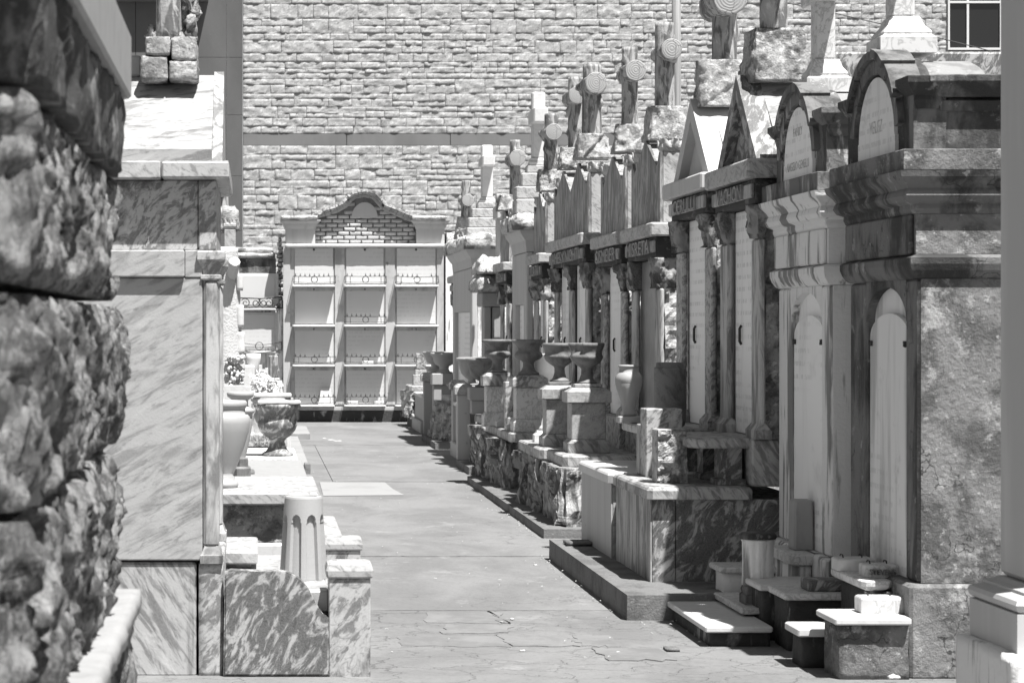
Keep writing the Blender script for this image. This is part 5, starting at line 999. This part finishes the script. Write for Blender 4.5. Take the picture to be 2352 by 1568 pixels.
# ================================================================ the left hand row
# nearest: the rock faced tomb, out of focus
t = thing('hewn_tomb', 'rock faced granite tomb looming close and out of focus', 'tomb', (-1.0, 5.2, 0))
XN = -0.40; yn0, yn1 = 4.0, 6.5
zc = [0.93, 1.34, 1.72, 2.06, 2.27]
def course(i, z0, z1, y0, y1, x1, seed):
    b = B(); b.rock(x1 - 0.7, x1, y0, y1, z0 + 0.008, z1 - 0.008, amp=0.05, fr=(8, 8, 7), res=0.0125, seed=seed, flat='tbx', facet=0.35, pillow=0.03, pit=0.2); obj('hewn_block', b, 'granite_near', t)
course(0, zc[0], zc[1], yn0, yn1, XN, 1); course(1, zc[1], zc[2], yn0, yn1, XN, 2); course(2, zc[2], zc[3], yn0, yn1, XN - 0.005, 3)
b = B(); b.rock(XN - 0.75, XN + 0.035, yn0 + 0.0, yn1 + 0.02, zc[3] + 0.0, zc[4], amp=0.025, fr=(6, 6, 6), res=0.02, seed=4, flat='tbx'); obj('frieze', b, 'granite_shaded', t, label='band under the top slab, darkened with painted shade')
b = B(); b.box(XN - 2.0, XN + 0.06, yn0 - 0.12, yn1 + 0.06, zc[4] + 0.005, 2.45, 0.008); obj('top_slab', b, 'slab_edge', t)
b = B(); b.box(XN - 2.0, XN - 0.71, yn0 + 0.05, yn1, 0.0, zc[4], 0.01); obj('core', b, 'granite_near', t)
b = B(); b.rock(XN - 0.8, XN + 0.055, yn0 - 0.1, yn1 + 0.12, 0.0, 0.895, amp=0.035, fr=(9, 9, 9), res=0.02, seed=5, flat='bxt', pit=0.1); obj('plinth', b, 'granite_near', t)
b = B(); b.rock(XN - 0.8, XN + 0.085, yn0 - 0.12, yn1 + 0.14, 0.896, 0.945, amp=0.012, fr=(9, 9, 9), res=0.02, seed=6, flat='bx', facet=0.2); obj('plinth_top', b, 'slab_edge', t)

# the gabled tomb on that side
xf, y0, y1 = -0.20, 11.5, 12.95; d = -1; L = 2.0
t = thing('gabled_tomb', 'pale gabled tomb with streaked side slab and cobbled cross foot on its white roof', 'tomb', (xf - 1, 12.2, 0))
b = B(); b.box(X(250, y0) - 0.8, X(451, y0), y0 + 0.015, y1, 0, 0.545, 0.012); obj('base_panel', b, 'marble_leaning_dark', t)
b = B(); b.rock(X(456, y0), X(513, y0), y0 - 0.0, y0 + 0.3, 0, 0.54, amp=0.006, fr=(10, 10, 10), res=0.03, seed=1, flat='bt', facet=0.2); b.box(X(456, y0), X(512, y0), y0 + 0.301, y1, 0, 0.54, 0.01); obj('base_pier', b, 'marble_clouded', t)
b = B(); b.box(-2.2, X(465, y0), y0 + 0.0, y1, 0.556, 1.9, 0.006); obj('side_slab', b, 'marble_leaning', t)
cx0, cx1 = X(466, y0) + 0.002, X(503, y0)
for (a, c) in ((y0 - 0.005, y0 + 0.22), (y1 - 0.22, y1)):
    b = B(); b.box(cx0, cx1, a, c, 0.62, 1.885, 0.014); b.stack(cx0 + 0.004, cx1 + 0.001, a + 0.004, c - 0.004, [(0.018, 0.542), (0.018, 0.58), (0.012, 0.585), (0.004, 0.61), (-0.002, 0.625)]); co = obj('column', b, 'marble_streaked', t)
    b = B(); b.stack(cx0 - 0.0, cx1 - 0.0, a + 0.004, c - 0.004, [(0.0, 1.886), (0.012, 1.895), (0.012, 1.91), (0.0, 1.915), (0.004, 1.94), (0.02, 1.97), (0.028, 1.985), (0.028, 2.02), (0.018, 2.028)]); obj('capital', b, 'marble_clouded', co)
b = B(); b.box(-2.2, X(424, y0), y0 - 0.035, y1, 1.902, 2.03, 0.006); b.box(X(424, y0) + 0.001, cx0 - 0.004, y0 - 0.005, y1, 1.9005, 2.03, 0.004); obj('capital_band', b, 'marble_leaning', t)
b = B(); b.box(-2.2, X(455, y0), y0 + 0.03, y1 - 0.02, 2.031, 2.364, 0.004); b.box(X(456, y0), X(497, y0), y0 + 0.01, y1, 2.031, 2.364, 0.006); obj('frieze', b, 'marble_clouded', t)
b = B(); b.box(-2.2, X(372, y0) - 0.004, y0 - 0.09, y1 + 0.06, 2.366, 2.448, 0.006); b.box(X(372, y0), X(526, y0 - 0.09), y0 - 0.09, y1 + 0.06, 2.366, 2.448, 0.01); obj('cornice', b, 'marble_lit', t)
ym = (y0 + y1) / 2
b = B(); b.prism([(y0 + 0.02, 2.449), (y0 + 0.02, 2.512), (ym - 0.02, 2.935), (ym + 0.02, 2.935), (y1 - 0.02, 2.512), (y1 - 0.02, 2.449)], 'x', -2.2, X(486, y0)); obj('roof', b, 'marble_roof', t)
b = B(); b.prism([(y0 + 0.0, 2.449), (ym, 2.955), (y1, 2.449)], 'x', X(486, y0) + 0.001, X(486, y0) + 0.05); obj('gable_panel', b, 'marble_streaked', t)
Yc = ym - 0.08; b = B()
for (p0, p1, q0, q1, sd) in ((328, 388, 194, 139, 1), (391, 456, 194, 150, 2), (337, 394, 138, 94, 3), (396, 452, 149, 96, 4)):
    b.rock(X(p0, Yc), X(p1, Yc), Yc - 0.2, Yc + 0.2, Z(q0, Yc), Z(q1, Yc), amp=0.012, fr=(10, 10, 10), res=0.014, seed=sd, facet=0.4)
for (p0, p1, q0, q1, sd) in ((345, 440, 110, 70, 6), (420, 449, 92, 40, 7), (424, 446, 40, -30, 8), (336, 362, 100, 55, 9)):
    b.rock(X(p0, Yc), X(p1, Yc), Yc - 0.08, Yc + 0.2, Z(q0, Yc), Z(q1, Yc), amp=0.05, fr=(10, 10, 10), res=0.018, seed=sd)
cb = obj('cross_base', b, 'rough_marble', t, label='base carved as cobbles with ivy')
b = B(); b.log((X(388, Yc), Yc - 0.06, Z(96, Yc)), (X(385, Yc), Yc - 0.06, 4.1), 0.065, 0.06, seed=3, knots=5); b.log((X(388, Yc), Yc - 0.3, 3.75), (X(388, Yc), Yc + 0.3, 3.75), 0.06, 0.06, seed=5); obj('log_cross', b, 'log_marble', t)
b = B(); b.box(X(286, ym), X(326, ym), ym - 0.05, ym + 0.05, Z(178, ym), Z(130, ym), 0.01); obj('ridge_block', b, 'vase_grey', t)

# its bench with scrolled side panel, posts and the fluted vase
t = thing('marble_bench', 'low marble bench with scrolled veined side panel and capped corner posts', 'bench', (0.1, 12.5, 0))
ys = 11.46
sc = [(513, 1551), (757, 1551), (757, 1420), (748, 1417), (740, 1408), (728, 1390), (718, 1370), (705, 1349), (692, 1333), (677, 1322), (660, 1314), (640, 1311), (600, 1312), (560, 1311), (530, 1309), (516, 1313)]
b = B(); b.prism([(X(p_, ys), max(0.0, Z(q_, ys))) for p_, q_ in sc], 'y', ys, ys + 0.1); 
bmesh.ops.bevel(b.bm, geom=[e for e in b.bm.edges if abs(e.verts[0].co.y - ys) < 1e-4 and abs(e.verts[1].co.y - ys) < 1e-4], offset=0.008, segments=2, affect='EDGES'); obj('scroll_panel', b, 'marble_swirled', t)
def capped_post(x0, x1, y0_, y1_, z1, z2, m):
    b = B(); b.box(x0 + 0.012, x1 - 0.012, y0_ + 0.012, y1_ - 0.012, 0, z1 - 0.001, 0.004); po = obj('post', b, m, t)
    b = B(); b.stack(x0, x1, y0_, y1_, [(-0.006, z1), (0.0, z1 + 0.008), (0.002, z1 + 0.035), (-0.006, z2 - 0.006), (-0.02, z2)], k=0.008); obj('cap', b, 'marble_lit', po)
capped_post(X(750, 11.45), X(857, 11.45), 11.45, 11.7, 0.475, 0.545, 'marble_clouded')
capped_post(X(743, 13.5), X(833, 13.5), 13.5, 13.72, 0.42, 0.49, 'marble_clouded')
b = B(); b.box(-0.155, 0.345, 11.58, 13.45, 0.3, 0.402, 0.008); obj('top_slab', b, 'marble_leaning', t)
b = B(); b.box(-0.155, 0.32, 11.62, 13.4, 0, 0.299, 0.004); b.box(0.36, 0.5, 11.75, 13.48, 0, 0.20, 0.01); b.box(0.346, 0.4, 11.72, 13.48, 0.201, 0.3, 0.006); obj('front_panel', b, 'marble_lit', t)
VYl = 12.15; vcx = X(697, VYl); dr = 9
def arches(r, z, a):
    u = (a * 8 / (2 * math.pi)) % 1.0 - 0.5; zz = z - 0.402; w = abs(u) / 0.3
    topz = 0.285 + 0.04 * math.sqrt(max(0.0, 1 - min(w, 1) ** 2)) if w < 1 else -1
    return r - (0.02 if (w < 1 and zz < topz) else 0.0)
prof = [(0.0, 0.403), (0.121, 0.403)] + [(0.121 - 0.026 * i / 90, 0.404 + 0.402 * i / 90) for i in range(1, 90)] + [(0.095, 0.807), (0.092, 0.816), (0.086, 0.819), (0.07, 0.818), (0.066, 0.80), (0.0, 0.79)]
b = B(); b.lathe(vcx, VYl, prof, 160, arches, smooth=False); o = single('fluted_vase', b, 'vase_pale', 'tapering marble vase with arched flutes standing on the low bench', 'vase')
b = B(); b.box(-0.21, 0.005, 12.62, 13.55, 0.43, 0.493, 0.008); b.box(-0.2, -0.03, 12.7, 13.5, 0.403, 0.429, 0.004); single('marble_slab', b, 'marble_lit', 'short sunlit slab lying behind the scrolled bench panel', 'slab')
b = B(); b.box(X(586, 13.75), X(652, 13.75), 13.74, 13.86, 0.0, 0.432, 0.006); b.box(X(535, 13.8), X(585, 13.8), 13.76, 13.86, 0.0, 0.40, 0.006); single('white_slab', b, 'marble_white', 'upright white panel between the short slab and the fluted vase', 'panel')
# next plot: slab on rock, coping strip
t = thing('hewn_bench', 'pale slab bench on a rough hewn block beside the low marble coping', 'bench', (0, 16.4, 0))
b = B(); b.box(-1.2, 0.407, 15.6, 17.4, 0.522, 0.6, 0.01); obj('top_slab', b, 'marble_lit', t)
b = B(); b.rock(-1.0, 0.33, 15.72, 17.2, 0.0, 0.5215, amp=0.08, fr=(4, 4, 4), res=0.028, seed=12, flat='tb'); obj('hewn_block', b, 'rough_marble', t)
b = B(); b.box(0.385, 0.50, 13.9, 15.55, 0.39, 0.456, 0.008); b.rock(0.36, 0.475, 13.92, 15.5, 0.0, 0.389, amp=0.02, res=0.04, seed=3, fr=(6, 6, 6), flat='tb'); single('marble_coping', b, 'marble_lit', 'narrow sunlit coping strip along the path behind the capped posts', 'coping')
UL = [(0, 0), (0.1, 0), (0.108, 0.02), (0.1, 0.04), (0.08, 0.045), (0.085, 0.07), (0.075, 0.08), (0.078, 0.1), (0.1, 0.15), (0.14, 0.25), (0.175, 0.37), (0.185, 0.43), (0.183, 0.47), (0.17, 0.485), (0.152, 0.488), (0.152, 0.525), (0.155, 0.53), (0.165, 0.545), (0.165, 0.565), (0.155, 0.58), (0.12, 0.582), (0.1, 0.55), (0, 0.5)]
b = B(); b.lathe(X(511, 16.15), 16.15, UL, 56, z0=0.601); single('stone_urn', b, 'vase_pale', 'large smooth pale urn half hidden behind the tomb column', 'urn')
b = B(); b.lathe(X(552, 18.6), 18.6, [(r_ * 0.5, z * 0.86) for r_, z in UL[:-9]] + [(0.095, 0.4), (0.095, 0.43), (0.11, 0.44), (0.11, 0.46), (0.09, 0.47), (0.06, 0.49), (0.06, 0.53), (0.1, 0.56), (0.105, 0.585), (0.09, 0.6), (0, 0.58)], 44, z0=0.58); single('stone_urn', b, 'vase_pale', 'smaller ribbed urn just behind the large smooth urn', 'urn')
b = B(); b.stack(X(542, 18.55), X(585, 18.55), 18.45, 18.7, [(0, 0.551), (0, 0.565), (-0.01, 0.579)], k=0.03); single('stone_block', b, 'vase_dark', 'dark flat stone block directly under the smaller ribbed urn', 'block')
b = B(); b.stack(X(532, 17.9), X(576, 17.9), 17.8, 18.1, [(0, 0.0), (0, 0.63), (-0.02, 0.645), (-0.02, 0.70)], k=0.04); single('stone_block', b, 'vase_dark', 'dark stepped stone block between the two pale urns on the slab benches', 'block')
t = thing('marble_bench', 'flat polished slab bench before the swirled marble urn', 'bench', (-0.1, 19.5, 0))
b = B(); b.box(-1.2, 0.38, 18.2, 20.45, 0.47, 0.55, 0.008); obj('top_slab', b, 'slab_edge', t); b = B(); b.box(-1.1, 0.35, 18.3, 20.4, 0, 0.469, 0.006); obj('body', b, 'marble_lit', t)
b = B(); b.box(X(698, 27.9), X(712, 27.9), 27.6, 27.85, 0.0, 0.13, 0.006); single('stone_block', b, 'vase_dark', 'small dark stone post at the edge of the path', 'block')
t = thing('marble_bench', 'marble slab carrying the swirled urn with lids', 'bench', (-0.1, 21.5, 0))
b = B(); b.box(-1.2, X(684, 20.6), 20.55, 22.4, 0.5, 0.56, 0.01); obj('top_slab', b, 'marble_veined', t); b = B(); b.box(-1.1, X(680, 20.6), 20.6, 22.3, 0, 0.499, 0.006); obj('body', b, 'marble_lit', t)
ULB = [(0, 0), (0.135, 0), (0.14, 0.015), (0.12, 0.03), (0.1, 0.04), (0.075, 0.075), (0.062, 0.12), (0.065, 0.135), (0.075, 0.14), (0.075, 0.15), (0.12, 0.175), (0.155, 0.22), (0.172, 0.265), (0.172, 0.29), (0.16, 0.31), (0.158, 0.33), (0.165, 0.37), (0.182, 0.405), (0.2, 0.415), (0.206, 0.43), (0.2, 0.448), (0.17, 0.45), (0.15, 0.4), (0, 0.38)]
UY = 21.0; b = B(); b.lathe(X(637, UY), UY, ULB, 56, z0=0.561); single('stone_urn', b, 'marble_swirled', 'boldly swirled marble urn with square lid slab and round foot', 'urn')
b = B(); b.rock(X(592, UY), X(690, UY), UY - 0.18, UY + 0.18, 1.012, 1.04, amp=0.008, fr=(8, 8, 8), res=0.03, seed=2, facet=0.2); single('lid_slab', b, 'marble_white', 'square marble lid slab resting on the swirled urn', 'lid')
UY2 = 23.0; b = B(); b.box(X(560, 22.6), X(640, 23), 22.6, 23.4, 0.0, 0.56, 0.01); single('stone_block', b, 'marble_lit', 'pale block hidden behind the swirled urn carrying a second urn', 'block')
b = B(); b.lathe(X(625, UY2), UY2, ULB, 44, z0=0.561); single('stone_urn', b, 'vase_pale', 'pale urn mostly hidden behind the swirled urn', 'urn')
b = B(); b.rock(X(583, UY2), X(669, UY2), UY2 - 0.17, UY2 + 0.17, 1.012, 1.05, amp=0.008, fr=(8, 8, 8), res=0.03, seed=3, facet=0.2); single('lid_slab', b, 'marble_white', 'marble lid slab resting on the hidden urn farther back', 'lid')
t = thing('memorial_block', 'pale block with raised words beside the foot of the swirled urn', 'memorial', (X(605, 22.5), 22.5, 0.56)); 
b = B(); b.box(X(560, 22.44), X(660, 22.44), 22.44, 22.58, 0.561, 0.69, 0.012); obj('block', b, 'marble_lit', t)
text('lettering', 'IN LOVING', 0.05, (X(608, 22.43), 22.438, 0.655), '-y', 'letter_raised', t, 0.006); text('lettering', 'MEMORY', 0.05, (X(608, 22.43), 22.438, 0.6), '-y', 'letter_raised', t, 0.006)
b = B(); ya = 24.0; b.prism([(X(512, ya), 0.55), (X(578, ya), 0.55), (X(577, ya), Z(905, ya)), (X(572, ya), Z(890, ya)), (X(560, ya), Z(885, ya)), (X(515, ya), Z(886, ya))], 'y', ya, ya + 0.18); b.box(X(505, ya), X(584, ya), ya - 0.03, ya + 0.22, 0.0, 0.549, 0.006); single('headstone', b, 'marble_white', 'plain white round shouldered headstone below the tree trunk monument', 'headstone')
# tree trunk monument in white stone
YT = 24.8; t = thing('trunk_monument', 'tall white stone tree trunk monument with lopped branch and scroll plaques', 'monument', (X(512, YT), YT, 0))
def bark(r, z, a): return r * (1 + 0.07 * noise.noise(Vector((3.2 * math.cos(a), 3.2 * math.sin(a), z * 1.2))) + 0.05 * (0.5 - abs(noise.noise(Vector((7 * math.cos(a), 7 * math.sin(a), z * 1.0))))) + 0.02 * noise.noise(Vector((9 * math.cos(a), 9 * math.sin(a), z * 22))))
zt0, zt1 = 0.9, Z(570, YT); b = B(); b.lathe(X(512, YT), YT, [(0, zt0)] + [((50 - 16 * (i / 40) ** 0.8) * YT / F, zt0 + (zt1 - zt0) * i / 40) for i in range(41)] + [(0.12, zt1 + 0.012), (0, zt1 + 0.012)], 72, bark); tk = obj('trunk', b, 'broken', t)
b = B(); b.log((X(530, YT), YT - 0.05, Z(640, YT)), (X(540, YT), YT - 0.3, Z(602, YT)), 0.06, 0.055, seed=2, n=8, knots=0); obj('lopped_branch', b, 'broken', tk)
b = B()
for q0, q1 in ((628, 668), (700, 752), (762, 812), (815, 850)): b.rock(X(543, YT), X(559 + (q0 - 628) * 0.02, YT), YT - 0.12, YT + 0.12, Z(q1, YT), Z(q0, YT), amp=0.01, res=0.03, seed=q0, fr=(6, 6, 6), facet=0.2)
obj('scroll_plaque', b, 'marble_white', t)
b = B(); r_ = random.Random(4)
for i in range(60):
    px = r_.uniform(520, 560); q = r_.uniform(815, 885); c = Vector((X(px, YT), YT - 0.22 + r_.uniform(-0.03, 0.03), Z(q, YT))); s_ = r_.uniform(0.014, 0.03); n_ = 7
    b.quads([[c + Vector((0.001 * math.cos(k), -0.02, 0.001 * math.sin(k))) for k in range(n_)], [c + Vector((s_ * math.cos(k * 6.283 / n_), 0.0, s_ * math.sin(k * 6.283 / n_) * 1.2)) for k in range(n_)], [c + Vector((s_ * 0.8 * math.cos(k * 6.283 / n_), 0.03, s_ * 0.8 * math.sin(k * 6.283 / n_))) for k in range(n_)]], cap1=True, smooth=True)
obj('ivy_leaves', b, 'broken', t)
b = B(); b.rock(X(480, YT), X(560, YT), YT - 0.4, YT + 0.4, 0.0, 0.93, amp=0.06, res=0.05, seed=7); obj('rock_foot', b, 'broken', t)
# pointed tomb seen only as a post behind it
YP = 27.5; t = thing('pointed_tomb', 'far tomb glimpsed as a lotus topped post and rough stone above the trunk monument', 'tomb', (X(505, YP), YP + 0.6, 0))
b = B(); b.box(X(400, YP), X(541, YP), YP + 0.25, YP + 1.6, 0, Z(572, YP), 0.01); obj('body', b, 'marble_clouded', t)
b = B(); b.box(X(515, YP), X(541, YP), YP + 0.05, YP + 0.25, 0.0, Z(527, YP), 0.006); po = obj('corner_post', b, 'marble_lit', t)
b = B(); lotus(b, X(516, YP), X(540, YP), YP + 0.06, YP + 0.2, Z(527, YP) + 0.002, 0.12); obj('lotus_cap', b, 'marble_lit', po)
b = B(); b.rock(X(480, YP), X(545, YP), YP + 0.3, YP + 0.8, Z(530, YP), Z(474, YP), amp=0.05, fr=(5, 5, 5), res=0.03, seed=5); obj('cross_base', b, 'rough_marble', t)
b = B(); b.log((X(506, YP), YP + 0.55, Z(478, YP)), (X(506, YP), YP + 0.55, Z(362, YP)), 0.09, 0.085, seed=6); b.log((X(507, YP), YP + 0.3, Z(392, YP)), (X(507, YP), YP + 0.8, Z(392, YP)), 0.085, 0.085, seed=7); obj('log_cross', b, 'log_marble', t)
# flowers, small crosses and markers in the far corner
t = thing('flower_bunch', 'bunch of white flowers in front of the small stump marker', 'flowers', (X(604, 26.5), 26.5, 0.62)); r_ = random.Random(9)
b = B(); lf = B()
for i in range(60):
    c = Vector((X(r_.gauss(606, 15), 26.5), 26.5 + r_.uniform(-0.18, 0.18), Z(r_.gauss(880, 11), 26.5))); ax = Vector((r_.uniform(-1, 1), -1, r_.uniform(-0.2, 1))).normalized(); u = ax.cross(Vector((0, 0, 1))).normalized(); v = ax.cross(u); s_ = r_.uniform(0.03, 0.055)
    for k in range(6):
        a = k * 1.047 + r_.random(); e = math.cos(a) * u + math.sin(a) * v; w_ = ax.cross(e) * s_ * 0.4
        q = [b.bm.verts.new(c + ax * 0.0), b.bm.verts.new(c + e * s_ * 0.6 + w_ + ax * 0.012), b.bm.verts.new(c + e * s_ + ax * -0.004), b.bm.verts.new(c + e * s_ * 0.6 - w_ + ax * 0.012)]; b.bm.faces.new(q)
    if i % 3 == 0: lf.tube([c, c + Vector((r_.uniform(-0.05, 0.05), 0.03, -0.12)), Vector((X(604, 26.5), 26.5, 0.62))], 0.004, 4)
obj('blossoms', b, 'petal', t); obj('stems', lf, 'leaf', t)
b = B(); b.lathe(X(604, 26.5), 26.5, [(0, 0.5), (0.09, 0.5), (0.11, 0.6), (0.12, 0.72), (0.11, 0.73), (0, 0.7)], 24); single('stone_vase', b, 'marble_white', 'low white vase holding the bunch of white flowers', 'vase')
b = B(); b.box(-1.0, X(650, 26.3), 26.2, 27.3, 0.0, 0.499, 0.01); single('stone_block', b, 'marble_white', 'white slab plot under the bunch of flowers', 'block')
YO = 30.0; t = thing('stump_marker', 'small log stump marker on a tapered white pedestal near the wall vault', 'marker', (X(637, YO), YO, 0))
b = B(); b.stack(X(621, YO), X(655, YO), YO, YO + 0.2, [(0, Z(935, YO)), (0, Z(930, YO)), (-0.01, Z(928, YO)), (-0.045, Z(876, YO))]); b.box(X(622, YO), X(642, YO), YO + 0.02, YO + 0.16, Z(875.5, YO), Z(868, YO), 0.004); obj('pedestal', b, 'marble_white', t)
b = B(); b.log((X(628, YO), YO + 0.1, Z(868, YO)), (X(628, YO), YO + 0.1, Z(816, YO)), 0.062, 0.06, seed=3, knots=2, n=12); obj('stump', b, 'log_marble', t)
b = B(); b.box(X(600, YO), X(668, YO), YO - 0.1, YO + 0.4, 0.0, Z(935.5, YO), 0.01); obj('base', b, 'marble_white', t)
YX = 31.0
for (p0, p1, q0, q1, a0, a1, lab) in ((593, 602, 895, 838, 855, 848, 'small plain white cross behind the white flowers'), (609, 616, 880, 845, 0, 0, 'thin white marker post beside the small plain cross')):
    b = B(); b.box(X(p0, YX), X(p1, YX), YX, YX + 0.06, Z(930, YX), Z(q1, YX), 0.004)
    if a0: b.box(X(583, YX), X(612, YX), YX + 0.002, YX + 0.058, Z(a0, YX), Z(a1, YX), 0.004)
    single('small_cross' if a0 else 'marker_post', b, 'marble_white', lab, 'cross' if a0 else 'post')
YW = 28.6; b = B(); b.box(X(555, YW), X(585, YW), YW, YW + 0.2, Z(930, YW), Z(838, YW), 0.02); b.lathe(X(582, YW), YW + 0.15, [(0, Z(905, YW)), (0.06, Z(905, YW)), (0.065, Z(840, YW)), (0.09, Z(825, YW)), (0.085, Z(812, YW)), (0, Z(811, YW))], 24); single('marble_marker', b, 'marble_white', 'bright white rounded marker with a turned vase beside the trunk monument', 'marker')

# ================================================================ viewpoint, sun and sky
cam = bpy.data.cameras.new('camera'); co = bpy.data.objects.new('camera', cam); COL.objects.link(co)
co.location = (0, 0, H); co.rotation_euler = (math.radians(90), 0, 0)
cam.sensor_width = 36; cam.lens = 36 * F / 2352; cam.shift_x = (1176 - VX) / 2352; cam.shift_y = -(784 - VY) / 2352
cam.clip_end = 600; cam.clip_start = 0.1
cam.dof.use_dof = True; cam.dof.focus_distance = 19.0; cam.dof.aperture_fstop = 10
SC.camera = co
sd = Vector((0.22, -0.38, 1.0)).normalized()      # towards the sun
sun = bpy.data.lights.new('sun', 'SUN'); sun.energy = 5.0; sun.angle = math.radians(0.53); sun.color = (1, 0.99, 0.975)
so = bpy.data.objects.new('sun', sun); COL.objects.link(so); so.rotation_euler = sd.to_track_quat('Z', 'Y').to_euler(); so.location = (6, -10, 20)
wd = bpy.data.worlds.new('World'); SC.world = wd; wd.use_nodes = True; nt = wd.node_tree
sky = nt.nodes.new('ShaderNodeTexSky'); sky.sky_type = 'NISHITA'; sky.sun_disc = False
sky.sun_elevation = math.asin(sd.z); sky.sun_rotation = math.atan2(sd.x, sd.y)
bw = nt.nodes.new('ShaderNodeRGBToBW'); nt.links.new(sky.outputs[0], bw.inputs[0])
nt.links.new(bw.outputs[0], nt.nodes['Background'].inputs['Color']); nt.nodes['Background'].inputs['Strength'].default_value = 0.05
SC.view_settings.view_transform = 'Standard'; SC.view_settings.look = 'None'; SC.view_settings.exposure = 1.08; SC.view_settings.gamma = 1.0
